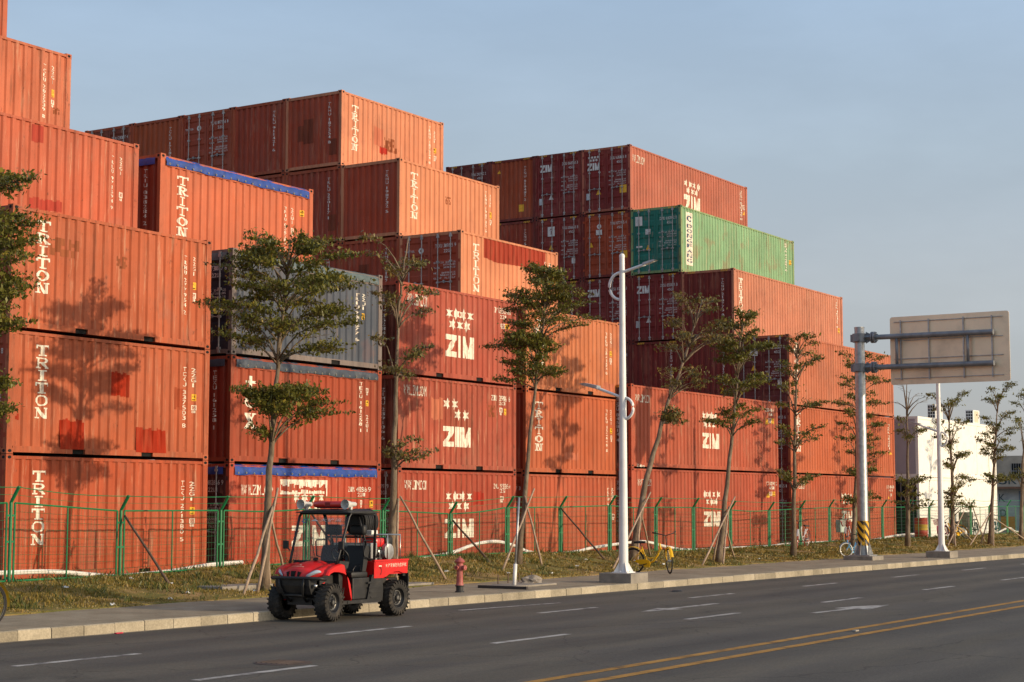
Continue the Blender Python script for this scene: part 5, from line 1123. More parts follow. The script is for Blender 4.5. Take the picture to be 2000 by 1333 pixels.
for zc in (7.14, 6.15):
    b = MB(); b.tube([(0, -.1, zc), (0, -4.45, zc - .02)], .085, 16); b.lathe([(.001, -4.45), (.088, -4.452)], 16, 'y', (0, 0, zc - .02)); a = b.build('arm', M['rail'], sg, auto=50)
    b = MB(); b.lathe([(.195, zc - .14), (.235, zc - .14), (.235, zc + .14), (.195, zc + .14)], 24, 'z', (0, 0, 0), 0, True)
    b.lathe([(.10, -.55), (.19, -.55), (.19, -.50), (.10, -.50)], 18, 'y', (0, 0, zc), 0, True); b.lathe([(.10, -.47), (.19, -.47), (.19, -.42), (.10, -.42)], 18, 'y', (0, 0, zc), 0, True)
    for k in range(8): an = k * PI / 4; b.tube([(.15 * math.cos(an), -.60, zc + .15 * math.sin(an)), (.15 * math.cos(an), -.38, zc + .15 * math.sin(an))], .016, 6)
    for an in (0, PI / 2, PI, 3 * PI / 2): b.add([(.04 * math.cos(an) + .0, -.22, zc + .04 * math.sin(an)), (.20 * math.cos(an), -.22, zc + .2 * math.sin(an)), (.10 * math.cos(an), -.42, zc + .1 * math.sin(an))], [(0, 1, 2)])
    b.box(-.28, -.19, -.09, .09, zc - .12, zc + .12); b.box(-.05, .05, .19, .30, zc - .12, zc + .12); b.build('flange_clamp', M['rail'], a)
for y in (-1.27, -3.62): MB().tube([(0, y, 6.20), (0, y, 7.10)], .05, 12).build('strut', M['rail'], sg, smooth=True)
px = .20
b = MB(); rc = .08; y0, y1, zb_, zt_ = -4.90, -.98, 5.56, 7.79; poly = []
for (cy, cz, a0) in ((y1 - rc, zt_ - rc, 0), (y0 + rc, zt_ - rc, PI / 2), (y0 + rc, zb_ + rc, PI), (y1 - rc, zb_ + rc, 3 * PI / 2)):
    for k in range(6): a = a0 + k * PI / 10; poly.append((cy + rc * math.cos(a), cz + rc * math.sin(a)))
b.prism(poly, 'x', px, px + .03); b.build('sign_panel', M['signback'], sg)
for z in (7.62, 7.0, 6.40, 5.76): MB().box(px - .045, px - .004, -4.70, -1.12, z - .010, z + .010).build('panel_rail', M['galv'], sg)
for y in (-1.36, -2.30, -3.44, -4.36): MB().box(px - .075, px - .047, y - .02, y + .02, 5.70, 7.67).build('panel_stiffener', M['galv'], sg)

# ------------------------------------------------------------------ hydrant, bollard post, slabs, rock
hy = thing('fire_hydrant', 'faded red fire hydrant on the pavement right of the red vehicle', 'fire hydrant', (17.1, -7.72, -.226)); hy.scale = (.74, .74, .70)
b = MB(); b.lathe([(.115, .20), (.098, .26), (.092, .30), (.085, .62), (.098, .66), (.10, .80), (.085, .84), (.14, .88), (.145, .90), (.10, .96), (.055, 1.0), (.001, 1.01)], 20); b.build('barrel', M['hydrant'], hy, auto=40)
b = MB(); b.lathe([(.13, 0), (.13, .03), (.10, .05), (.10, .16), (.125, .175), (.125, .205)], 18); b.build('foot', mat('hydrant_black', (.03, .03, .03), .6), hy, auto=40)
for d, r in (((0, -1, 0), .062), ((1, 0, 0), .05), ((-1, 0, 0), .05)):
    v = Vector(d); b = MB(); q = [(v * k + Vector((0, 0, .72)))[:] for k in (.06, .15, .15, .19, .19)]; b.tube(q, [r * .8, r * .8, r * 1.25, r * 1.25, r * .6], 14); b.build('outlet', M['hydrant'], hy, auto=40)
b = MB(); b.lathe([(.02, 1.0), (.02, 1.05), (.001, 1.05)], 5); b.build('nut', M['hydrant'], hy)
sp = thing('steel_post', 'slim post, white below and grey above, beside a dark timber on the pavement', 'post', (19.62, -7.45, -.226))
MB().tube([(0, 0, 0), (0.05, 0, .50)], .042, 14).build('painted_base', M['white_pole'], sp, smooth=True); MB().tube([(.05, 0, .50), (.28, .05, 1.95)], .025, 12).build('shaft', M['galv'], sp, smooth=True)
tag(MB().bbox(-.9, 1.1, -.36, .40, 0, .045, .012).build('concrete_slab', M['concrete'], loc=(19.9, -7.35, -.228)), 'low concrete slab around the slim white-based post', 'concrete slab')
tag(MB().bbox(-.04, .04, -.62, .62, 0, .06, .008).build('timber', mat('dark_timber', (.055, .045, .04), .85, var=.3), loc=(18.85, -7.65, -.225)), 'dark timber lying across the pavement between hydrant and slim post', 'timber')
for k, (dx, dy) in enumerate(((-.62, .1), (-.12, .16), (.36, .18), (.92, .2))):
    tag(MB().tube([(0, 0, 0), (.01, 0, .20)], .016, 6).build('iron_stub', M['darkwood'], loc=(19.9 + dx, -7.35 + dy, -.15)), ['rusty iron stub farthest left on the slab by the slim post', 'rusty iron stub touching the left of the slim post', 'rusty iron stub just right of the slim post', 'rusty iron stub next to the grey rock'][k], 'iron stub', 'rusty stubs around the slim post')
def rock(name, loc, s, lab, seed, m, cat='rock', grp=None):
    bm = bmesh.new(); bmesh.ops.create_icosphere(bm, subdivisions=3, radius=1); r = random.Random(seed); ph = [r.uniform(0, 6) for _ in range(6)]
    for v in bm.verts:
        c = v.co; f = 1 + .16 * math.sin(c.x * 4 + ph[0]) * math.sin(c.y * 4.5 + ph[1]) + .12 * math.sin(c.z * 7 + ph[2] + c.x * 5) + r.uniform(-.05, .05)
        v.co = Vector((c.x * f * s[0], c.y * f * s[1], max(-.25, c.z * f) * s[2]))
    me = bpy.data.meshes.new(name); bm.to_mesh(me); bm.free(); me.materials.append(m); return tag(link(name, me, loc=loc), lab, cat, grp)
rock('rock', (20.75, -7.2, -.15), (.30, .20, .13), 'rough grey rock on the slab right of the slim post', 3, M['rock'])
tag(MB().bbox(-.8, .8, -.35, .35, 0, .16, .02).build('concrete_cover', M['concrete'], loc=(14.3, -4.15, -.215)), 'low concrete pit cover in the turf left of the dense tree', 'concrete cover')
tag(MB().bbox(-.7, .7, -.3, .3, 0, .05, .012).build('paving_slab', M['concrete'], loc=(18.6, -5.25, -.21)), 'flat slab lying in the turf behind the hydrant', 'paving slab')
# litter, each scrap its own
rl = random.Random(9)
LS = [(13.2, -3.4), (12.3, -4.7), (10.6, -3.2), (14.0, -4.9), (11.3, -5.2), (9.5, -5.55), (12.9, -2.6), (21.6, -4.3), (26.2, -3.1), (27.6, -4.4), (23.4, -4.9), (29.6, -3.5), (31.6, -4.9), (19.0, -4.7), (33.2, -4.1), (38.2, -4.9), (16.2, -5.3), (24.9, -5.2)]
LL = ['near the leftmost fence brace', 'on the turf left of the dense tree', 'on the turf beneath the leftmost stack', 'close to the low pit cover', 'at the turf edge far left', 'at the pavement edge beside the cut-off bicycle wheel', 'high on the verge by the second fence post', 'between hydrant and slim post', 'high on the verge right of the slender tree', 'on the turf left of the lamp post', 'just right of the grey rock', 'high on the verge left of the lamp post', 'beside the foot of the lamp post', 'behind the hydrant', 'on the turf behind the yellow bicycle', 'on the turf right of the two-layer tree', 'on the turf behind the red vehicle', 'at the pavement edge left of the lamp post']
for (x, y), l in zip(LS, LL):
    b = MB(); n = 5; vs = []
    for i in range(n):
        for j in range(n): vs.append(((i - 2) * .022 + rl.uniform(-.010, .010), (j - 2) * .018 + rl.uniform(-.012, .012), .03 + rl.uniform(-.02, .03)))
    b.add(vs, [(i * n + j, (i + 1) * n + j, (i + 1) * n + j + 1, i * n + j + 1) for i in range(n - 1) for j in range(n - 1)])
    o = b.build('litter', M['litter'], loc=(x, y, gh(x, y) + .01), fix=False); o.rotation_euler = (0, 0, rl.uniform(0, 6)); tag(o, 'pale scrap of litter ' + l, 'litter', 'scraps of litter on the verge')
b = MB(); b.lathe([(.001, .03), (.12, .025), (.16, .0)], 9); o = b.build('litter', M['plastic'], loc=(22.6, -9.9, ZR_ + .004)); o.scale = (1.3, .7, 1); tag(o, 'small flat black rag on the road in front of the near lamp post', 'litter', 'scraps on the road')
b = MB(); b.box(-.07, .07, -.03, .03, 0, .02); o = b.build('litter', mat('dirty_carton', (.30, .28, .25), .8), loc=(13.1, -17.8, ZR_ + .009)); tag(o, 'pale crushed carton between the two yellow centre lines', 'litter', 'scraps on the road')
b = MB(); b.box(-.07, .07, -.025, .025, 0, .015); o = b.build('litter', mat('red_wrapper', (.5, .02, .06), .5), loc=(6.6, -8.62, ZR_ + .008)); tag(o, 'red wrapper lying in the gutter at the left', 'litter', 'scraps on the road')

# ------------------------------------------------------------------ bicycles
def bicycle(label, loc, rot, color, rimcol=None, lean=0.0, steer=0.0, basket=None, guard=True, pitch=0.0, tyrecol='biketyre', loopframe=True):
    root = thing('bicycle', label, 'bicycle', loc, 0, 'parked bicycles'); root.rotation_euler = (lean, pitch, rot)
    fm = M['objpaint']; R_ = .315; wb = 1.05
    def wheel(x, par, yaw):
        b = MB(); b.lathe([(R_ + .018 * math.cos(a) * 1.1, .019 * math.sin(a)) for a in [2 * PI * k / 8 for k in range(8)]], 36, 'y', (0, 0, 0), 0, True)
        w = b.build('wheel', M[tyrecol] if tyrecol in M else M['biketyre'], par, smooth=True, loc=(x, 0, R_ + .018)); w.rotation_euler = (0, 0, yaw)
        b = MB(); b.lathe([(R_ - .016, -.011), (R_ - .03, -.008), (R_ - .03, .008), (R_ - .016, .011)], 36, 'y', (0, 0, 0), 0, True); b.build('rim', M['chrome'] if rimcol is None else M['objpaint'], w, smooth=True, color=rimcol)
        b = MB(); b.lathe([(.001, -.05), (.03, -.05), (.03, .05), (.001, .05)], 10, 'y')
        for k in range(18): a = 2 * PI * k / 18; s = .025 * (1 if k % 2 else -1); b.tube([(.02 * math.cos(a + .5), s, .02 * math.sin(a + .5)), ((R_ - .025) * math.cos(a), 0, (R_ - .025) * math.sin(a))], .0017, 3, cap=False)
        b.build('spokes', M['dark_spoke'], w); return w
    rx, fx, zc = -.50, .55, R_ + .018; bbx, bbz = -.06, .27
    wheel(rx, root, 0)
    b = MB(); seat0, seat1 = (bbx, 0, bbz), (-.24, 0, .70)
    b.tube([seat0, seat1], .017, 10)
    hd0, hd1 = (.34, 0, .62), (.30, 0, .80)
    b.tube([(bbx, 0, bbz), (.10, 0, .33), (.24, 0, .50), (.33, 0, .68)], .024, 10)
    b.tube([(-.14, 0, .46), (.0, 0, .41), (.17, 0, .43)], .012, 8)
    b.tube([hd0, hd1], .026, 10)
    for s in (-1, 1):
        b.tube([(rx, s * .055, zc), (bbx, s * .035, bbz)], .011, 8); b.tube([(rx, s * .055, zc), (-.215, s * .025, .64)], .010, 8)
    b.build('frame', fm, root, smooth=True, color=color)
    fork = bpy.data.objects.new('fork', None)
    b = MB(); 
    for s in (-1, 1): b.tube([(-.18, s * .03, .27), (-.11, s * .055, .12), (0, s * .055, 0)], .012, 8)
    b.tube([(-.18, 0, .27), (-.20, 0, .33)], .02, 8); b.box(-.20, -.16, -.05, .05, .25, .285)
    fk = b.build('fork', fm, root, smooth=False, loc=(fx, 0, zc), color=color, auto=50); fk.rotation_euler = (0, 0, steer)
    wheel(0, fk, 0).location = (0, 0, 0)
    if steer: fk.location = (fx - .19 * (1 - math.cos(steer)), -.19 * math.sin(steer), zc)
    b = MB(); b.tube([(-.20, 0, .33), (-.27, 0, .62)], .013, 8); b.tube([(-.27, 0, .60), (-.24, .0, .64), (-.24, .10, .66), (-.27, .22, .70), (-.42, .29, .71)], .012, 8); b.tube([(-.24, 0, .64), (-.24, -.10, .66), (-.27, -.22, .70), (-.42, -.29, .71)], .012, 8)
    for s in (-1, 1): b.tube([(-.32, s * .245, .703), (-.45, s * .305, .712)], .019, 8); b.tube([(-.26, s * .18, .675), (-.19, s * .27, .66)], .007, 5)
    b.build('handlebar', M['plastic'], fk, smooth=True)
    b = MB(); b.tube([(-.235, 0, .69), (-.275, 0, .80)], .013, 8)
    b.prism([(-.42, -.085), (-.40, -.10), (-.30, -.085), (-.20, -.03), (-.12, -.02), (-.12, .02), (-.20, .03), (-.30, .085), (-.40, .10), (-.42, .085)], 'z', .79, .845); b.build('saddle', M['seat'], root)
    b = MB(); b.lathe([(.085, -.05), (.085, -.042)], 20, 'y', (bbx, 0, bbz)); b.tube([(bbx, -.07, bbz), (bbx - .14, -.075, bbz - .03)], .011, 6); b.tube([(bbx, .07, bbz), (bbx + .14, .075, bbz + .03)], .011, 6)
    b.box(bbx - .19, bbx - .09, -.16, -.075, bbz - .045, bbz - .02); b.box(bbx + .09, bbx + .19, .075, .16, bbz + .02, bbz + .045); b.build('crank', M['plastic'], root)
    if guard:
        b = MB(); b.prism([(rx + .06, zc - .01), (bbx - .02, bbz - .10), (bbx + .06, bbz - .09), (bbx + .10, bbz), (bbx + .06, bbz + .09), (bbx - .05, bbz + .11), (rx + .12, zc + .04)], 'y', -.062, -.045); b.build('chain_guard', fm, root, color=color)
    def mud(par, cx, cz, a0, a1, name):
        b = MB(); n = 16; r = R_ + .045
        for i in range(n + 1): a = a0 + (a1 - a0) * i / n; b.v += [(cx + r * math.cos(a), -.04, cz + r * math.sin(a)), (cx + (r + .018) * math.cos(a), 0, cz + (r + .018) * math.sin(a)), (cx + r * math.cos(a), .04, cz + r * math.sin(a))]
        for i in range(n):
            for j in range(2): b.f.append((3 * i + j, 3 * i + 3 + j, 3 * i + 4 + j, 3 * i + 1 + j)); b.m.append(0)
        b.build(name, fm, par, smooth=True, color=color, fix=False)
    mud(root, rx, zc, .5, 3.3, 'mudguard'); mud(fk, 0, 0, .35, 2.3, 'mudguard')
    if basket:
        b = MB(); w0, w1, d0, d1, h = .14, .18, .10, .13, .22; cx, cz = -.02, .40
        for k in range(6):
            f = k / 5; w, d = w0 + (w1 - w0) * f, d0 + (d1 - d0) * f; z = cz + h * f; b.tube([(cx - d, -w, z), (cx + d, -w, z), (cx + d, w, z), (cx - d, w, z), (cx - d, -w, z)], .006, 4, cap=False)
        for k in range(9):
            u = -1 + k / 4; b.tube([(cx + d0, u * w0, cz), (cx + d1, u * w1, cz + h)], .005, 4); b.tube([(cx - d0, u * w0, cz), (cx - d1, u * w1, cz + h)], .005, 4)
        for k in range(5):
            u = -1 + k / 2; 
            for s in (-1, 1): b.tube([(cx + u * d0, s * w0, cz), (cx + u * d1, s * w1, cz + h)], .005, 4)
        b.box(cx - d0, cx + d0, -w0, w0, cz - .004, cz); b.build('basket', M['objpaint'], fk, color=basket)
    return root
M['dark_spoke'] = mat('spoke_steel', (.25, .25, .25), .4, .7)
M['redtyre'] = mat('red_tyre', (.30, .05, .03), .7)
M['whitetyre'] = mat('pale_tyre', (.62, .62, .6), .6)
YE = (.82, .46, .010)
bicycle('yellow bicycle with a turned front wheel parked beside the near lamp post', (27.42, -6.70, -.222), -PI / 2 - .06, YE, (.03, .03, .03), .07, -.80, None)
bicycle('yellow bicycle cut off by the left edge, only part of one wheel showing', (4.50, -7.60, -.222), PI, YE, (.03, .03, .03), .05, 0, None)
bicycle('white and red bicycle on the turf beside the straight thin tree', (46.8, -2.75, gh(46.8, -2.75) - .01), PI + .12, (.55, .53, .52), None, -.08, .25, None, False, tyrecol='redtyre')
bicycle('bicycle with a red front basket between tree and tall sign post', (51.0, -3.1, gh(51, -3.1) - .01), PI + .02, (.5, .48, .47), (.45, .05, .02), .08, .2, (.42, .035, .02), False)
bicycle('light blue bicycle with pale tyres, half behind the tall sign post', (44.42, -5.62, gh(44.3, -5.7) - .01), PI - .36, (.10, .36, .62), None, .06, -.45, None, True, tyrecol='whitetyre').scale = (.72, .72, .72)
bicycle('pink and white bicycle behind the farther lamp post', (61.7, -3.1, gh(61.7, -3.1) - .01), PI + .05, (.50, .09, .12), None, .08, .2, (.45, .06, .10), False)
bicycle('yellow bicycle tipped onto the turf between crooked tree and electric cabinet', (63.4, -3.3, gh(63.4, -3.3) + .06), PI - .3, YE, (.03, .03, .03), .55, .3, None)
bicycle('dark bicycle standing in front of the electric cabinet on the white cabin wall', (72.9, -1.0, gh(72.9, -1.0) - .01), PI + .1, (.03, .03, .035), (.05, .05, .05), .1, 0, None, False)
bicycle('dark teal bicycle standing by the lettered building at far right', (76.3, -1.0, gh(76.3, -1.0) - .01), .1, (.02, .10, .13), (.05, .05, .05), .1, 0, None, False)

# ------------------------------------------------------------------ white cabins, yard things, far building
def cabin(loc, H, lab, upper):
    L, D = 12.5, 2.5; t = thing('office_cabin', lab, 'cabin', loc, 0, 'stacked white cabins'); b = MB()
    b.box(0, L, 0, D, 0.0, .14); b.box(0, L, 0, D, H - .12, H)
    for x in (0, L - .14): b.box(x, x + .14, 0, .14, .14, H - .12); b.box(x, x + .14, D - .14, D, .14, H - .12)
    b.build('frame', M['office'], t)
    b = MB(); b.box(.141, L - .141, .03, D - .03, .141, H - .121); b.build('wall', M['office'], t)
    for x in ((1.9, 5.9, 6.05, 9.2) if upper else (3.1, 6.2)): MB().box(x, x + .04, .018, .031, .2, H - .2).build('cover_strip', M['office'], t)
    if upper: b = MB(); b.box(-.012, .03, .145, D - .145, .142, H - .122); b.build('end_wall', M['office_shade'], t)
    else:
        b = MB(); b.box(-.01, .03, .145, D - .145, .142, H - .122); b.build('end_opening', M['black'], t)
        b = MB()
        for k in range(7): y = .3 + k * .3; b.box(-.03, -.012, y - .025, y + .025, .14, H - .12)
        b.build('grille', M['rail'], t)
    for x in (0, L - .12):
        for z in (0, H - .12): MB().box(x - .003, x + .123, -.004, .12, z + .001, z + .119).build('corner_casting', M['office'], t)
    return t
cabin((67.75, .05, .02), 2.86, 'lower white cabin at ground level right of the red stack', False)
cabin((67.75, .05, 2.90), 2.90, 'upper white cabin with air conditioners on its roof', True)
for x, lab in ((71.6, 'left air conditioner on the roof of the white cabins'), (77.7, 'right air conditioner on the roof of the white cabins')):
    a = thing('air_conditioner', lab, 'air conditioner', (x, .45, 5.80), 0, 'air conditioners on the cabin roof')
    MB().bbox(0, 1.1, 0, .42, .06, .78, .02).build('casing', M['white'], a)
    b = MB(); b.box(.06, .3, .05, .37, 0, .06); b.box(.8, 1.04, .05, .37, 0, .06); b.build('feet', M['rail'], a)
    b = MB()
    for k in range(4):
        for j in range(3): b.box(-.006, 0.0, .05 + j * .12, .14 + j * .12, .12 + k * .16, .24 + k * .16)
    b.build('side_grille', M['darkmetal'], a)
    b = MB(); b.box(.18, .86, -.006, .0, .12, .72); b.build('front_grille', M['signback'], a)
    MB().tube([(-.02, .3, .3), (-.25, .25, .35), (-.4, .2, .15), (-.35, .1, .02)], .02, 6).build('hose', M['plastic'], a, smooth=True)
tag(MB().tube([(0, 0, 0), (.3, -.02, -.35), (.32, -.03, -.8), (.15, -.03, -1.4), (.2, -.02, -2.4)], .014, 5).build('cable', M['plastic'], loc=(78.6, .03, 5.6), smooth=True), 'thin dark cable hanging down the upper white cabin wall', 'cable')
t = thing('electric_cabinet', 'dark brown electric cabinet on legs against the lower white cabin', 'electric cabinet', (72.9, -.55, gh(72.9, -.55)))
MB().bbox(-.55, .55, -.2, .2, .45, 1.22, .015).build('cabinet', mat('brown_cabinet', (.11, .085, .065), .6, var=.15), t); MB().box(-.47, .47, -.212, -.2, .52, 1.15).build('door', mat('brown_cabinet_door', (.10, .075, .058), .55), t)
for x in (-.48, .48): MB().box(x - .03, x + .03, -.1, .1, 0, .45).build('leg', M['white'], t)
t = thing('junction_box', 'small pale green electric box fixed to the fence left of the sign post', 'electric box', (53.2, -1.72, .46))
MB().bbox(-.28, .28, -.1, .1, 0, .5, .01).build('casing', mat('pale_green_box', (.34, .42, .36), .5, var=.1), t); MB().box(-.24, .24, -.112, -.1, .04, .46).build('lid', mat('pale_green_lid', (.40, .47, .42), .5), t); b = MB(); b.lathe([(.12 + .012 * math.cos(a), .012 * math.sin(a)) for a in [k * PI / 3 for k in range(6)]], 20, 'y', (0, -.02, -.22), 0, True); b.build('cable_coil', M['plastic'], t)
t = thing('oil_drum', 'red and yellow drum between the red stack and the white cabins', 'drum', (65.6, -.75, gh(65.6, -.75)))
MB().lathe([(.30, .0), (.30, .28), (.31, .30), (.30, .32), (.30, .40)], 22).build('lower_half', mat('drum_red', (.38, .05, .03), .6, var=.2), t, auto=40)
MB().lathe([(.299, .40), (.299, .62), (.309, .64), (.299, .66)], 22).build('yellow_band', mat('drum_yellow', (.5, .33, .04), .6, var=.2), t, auto=40); MB().lathe([(.30, .66), (.30, .95), (.31, .97), (.29, .965), (.001, .96)], 22).build('upper_half', mat('drum_red_top', (.38, .05, .03), .6, var=.2), t, auto=40)
# dull building with painted letters beyond the cabins
bl = thing('warehouse', 'dull beige building with big dark letters beyond the white cabins', 'building', (92, 4.2, -.1))
M['plaster'] = mat('stained_plaster', (.42, .37, .30), .85, var=.2, vscale=1.2, dirt=(.2, .18, .15), dscale=1.0, damt=.6)
MB().box(0, 24, -9, 10, 2.75, 4.62).build('upper_wall', M['plaster'], bl); MB().box(.1, 24, -8.9, 9.9, 0, 2.75).build('lower_wall', mat('pale_blue_grey_wall', (.42, .43, .42), .8, var=.15, vscale=1.5, dirt=(.15, .2, .26), dscale=1.2, damt=.7), bl)
MB().box(-.5, .1, -8.9, 9.9, 2.62, 2.75).build('awning', mat('rusty_awning', (.2, .11, .07), .8, var=.3), bl)
b = MB(); b.box(-.03, .0, -2.6, -1.55, 3.25, 4.15); w = b.build('window', M['black'], bl)
b = MB()
for k in range(8): b.box(-.05, -.032, -2.55 + k * .14, -2.53 + k * .14, 3.25, 4.15)
b.box(-.05, -.032, -2.6, -1.55, 3.68, 3.71); b.build('window_bars', M['galv'], w)
ink = mat('dark_green_paint', (.03, .06, .07), .7, var=.25)
fs = lambda u, v, o: (-o, -u, v)
lay(hline('SK', .75, 2.9, 1.95, 3.5), .03, fs, .006).build('lettering', ink, bl, fix=False)
lay(hline('K', .72, 1.85, 1.15, 2.35) + hline('D', .78, .95, 1.2, 1.4), .03, lambda u, v, o: (.1 - o, -u, v), .006).build('lettering', ink, bl, fix=False)
MB().box(.06, .099, -1.65, -.8, .12, .95).build('orange_board', M['orange'], bl); MB().box(.05, .099, -4.5, -1.95, 0, 2.5).build('roller_door', mat('blue_grey_shutter', (.13, .17, .22), .6, var=.2), bl)

# ------------------------------------------------------------------ red fire utility vehicle
u = thing('utility_vehicle', 'small red open fire utility vehicle with black roof, parked facing left at the kerb', 'utility vehicle', (11.38, -9.10, ZR_), PI)
M['hub'] = mat('worn_hub_steel', (.16, .155, .145), .45, .7)
def wheel(x, y, steer, w, side):
    b = MB(); r = .315; hw = w / 2
    b.lathe([(.165, -hw * .8), (.20, -hw * .95), (.26, -hw), (.292, -hw * .86), (.300, -hw * .5), (.302, 0), (.300, hw * .5), (.292, hw * .86), (.26, hw), (.20, hw * .95), (.165, hw * .8)], 40, 'y')
    for k in range(24):
        a = 2 * PI * k / 24
        for s in (-1, 1):
            aa = a + (PI / 24 if s > 0 else 0); ca, sa = math.cos(aa), math.sin(aa); P = []
            for rr in (.288, .312):
                for yy, sk in ((s * .012, -.07), (s * hw * 1.0, .06)):
                    for d in (-.034, .034):
                        an = aa + d + sk; P.append((rr * math.cos(an), yy if rr > .3 or abs(yy) < .05 else yy, rr * math.sin(an)))
            b.add(P, [(4, 5, 7, 6), (0, 4, 6, 2), (1, 3, 7, 5), (2, 6, 7, 3), (0, 1, 5, 4)])
            P = []   # shoulder lug down the sidewall
            for rr in (.24, .30):
                for yy in (s * hw * .9, s * (hw + .012)):
                    for d in (-.032, .032): an = aa + d + .06; P.append((rr * math.cos(an), yy, rr * math.sin(an)))
            b.add(P, [(2, 3, 7, 6), (0, 2, 6, 4), (1, 5, 7, 3), (4, 6, 7, 5), (0, 1, 3, 2)])
    wh = b.build('wheel', M['tyre'], u, loc=(x, y, r + .006), auto=35); wh.rotation_euler = (0, .2 * x, steer)
    s = side; b = MB(); b.lathe([(.172, -hw * .8), (.172, -hw * .7), (.15, -hw * .3), (.15, hw * .3), (.172, hw * .7), (.172, hw * .8)], 28, 'y')
    b.lathe([(.172, s * hw * .8), (.178, s * hw * .9), (.165, s * hw * .88), (.15, s * hw * .55), (.13, s * hw * .42), (.06, s * hw * .50), (.05, s * hw * .7), (.001, s * hw * .72)], 28, 'y')
    rim = b.build('rim', M['darkmetal'], wh, auto=35)
    b = MB()
    for k in range(4): a = k * PI / 2 + .4; b.lathe([(.012, s * hw * .46), (.012, s * hw * .66), (.001, s * hw * .66)], 6, 'y', (.095 * math.cos(a), 0, .095 * math.sin(a)))
    b.lathe([(.035, s * hw * .70), (.035, s * hw * .78), (.001, s * hw * .8)], 12, 'y'); b.lathe([(.112, s * hw * .47), (.122, s * hw * .52), (.132, s * hw * .5)], 24, 'y'); b.build('hub', M['hub'], rim)
for x, w in ((.94, .23), (-.88, .25)):
    for s in (1, -1): wheel(x, s * .50, .12 if x > 0 else 0, w, s)
# chassis, floor, sills
b = MB(); b.box(-1.15, 1.1, -.26, .26, .27, .40); b.box(-.45, .62, -.54, .54, .27, .33); b.box(.45, 1.12, -.36, .36, .36, .62); b.box(-1.12, -.40, -.40, .40, .40, .66)
for x in (.94, -.88): b.tube([(x, -.42, .32), (x, .42, .32)], .035, 8)
for s in (-1, 1):
    for dx in (-.14, .14): b.tube([(.94 + dx, s * .20, .36), (.94, s * .42, .28)], .022, 6); b.tube([(-.88 + dx, s * .2, .40), (-.88, s * .40, .30)], .022, 6)
b.build('chassis', M['plastic'], u)
for x in (.98, -.80):
    for s in (-1, 1):
        b = MB(); p0, p1 = Vector((x, s * .42, .34)), Vector((x - .04, s * .33, .76)); q = []
        for k in range(73): t = k / 72; c = p0.lerp(p1, t); q.append((c.x + .042 * math.cos(t * 12 * PI), c.y + .042 * math.sin(t * 12 * PI), c.z))
        b.tube(q, .010, 5); b.tube([p0[:], p1[:]], .018, 6, 1); b.build('shock_absorber', [M['redlens'], M['darkmetal']], u, smooth=True)
# bonnet: a crowned sheet with nose
NX, NY = 22, 25; b = MB()
def hood(i, j):
    v = -1 + 2 * j / (NY - 1); w = abs(v)
    s = i / (NX - 1)
    yw = .575 - .10 * max(0, s - .55) / .45 - .05 * (1 - s)
    y = v * yw; nose = 1.27 - .20 * w ** 2.2
    if s < .72:
        t = s / .72; x = .66 + (nose - .03 - .66) * t
        z = .985 - .115 * t ** 1.6 - .035 * w ** 2 - .05 * w ** 6 + .022 * max(0, math.cos(v * PI * 1.4)) * (1 - t * .5) + .028 * math.exp(-((w - .80) / .16) ** 2) * (.2 + .8 * t)
        z -= .03 * math.exp(-((w - .55) / .10) ** 2)
    else:
        t = (s - .72) / .28; zt = .985 - .115 - .035 * w ** 2 - .05 * w ** 6 + .011 * max(0, math.cos(v * PI * 1.4)) + .028 * math.exp(-((w - .80) / .16) ** 2) - .03 * math.exp(-((w - .55) / .10) ** 2)
        zb = .70 + .05 * w ** 2
        x = nose - .03 + .05 * math.sin(t * PI * .62) - .01 * t; z = zt + (zb - zt) * t
    return (x, y, z)
for i in range(NX):
    for j in range(NY): b.v.append(hood(i, j))
for i in range(NX - 1):
    for j in range(NY - 1): b.f.append((i * NY + j, i * NY + j + 1, (i + 1) * NY + j + 1, (i + 1) * NY + j)); b.m.append(0)
bon = b.build('bonnet', M['redpaint'], u, smooth=True)
# grille slots and headlights sit on the nose face
def nose_pt(v, t, o):
    j = (v + 1) / 2 * (NY - 1); i = (.72 + .28 * t) * (NX - 1); j0 = min(NY - 2, int(j)); i0 = min(NX - 2, int(i)); fj, fi = j - j0, i - i0
    P = [Vector(hood(i0 + a, j0 + c)) for a in (0, 1) for c in (0, 1)]
    q = P[0] * (1 - fi) * (1 - fj) + P[1] * (1 - fi) * fj + P[2] * fi * (1 - fj) + P[3] * fi * fj; q.x += o; return q
for sl in ([(-.11, .22), (.11, .22), (.075, .85), (-.075, .85)], [(.17, .22), (.32, .30), (.25, .82), (.19, .85)], [(-.32, .30), (-.17, .22), (-.19, .85), (-.25, .82)]):
    b = MB(); q = []
    for k in range(4):
        a, c = sl[k], sl[(k + 1) % 4]
        for m_ in range(4): q.append(nose_pt(a[0] + (c[0] - a[0]) * m_ / 4, a[1] + (c[1] - a[1]) * m_ / 4, .010)[:])
    ctr = nose_pt(sum(p[0] for p in sl) / 4, .53, .014)[:]; b.add(q + [ctr], [(i, (i + 1) % 16, 16) for i in range(16)]); b.build('grille_slot', M['black'], bon)
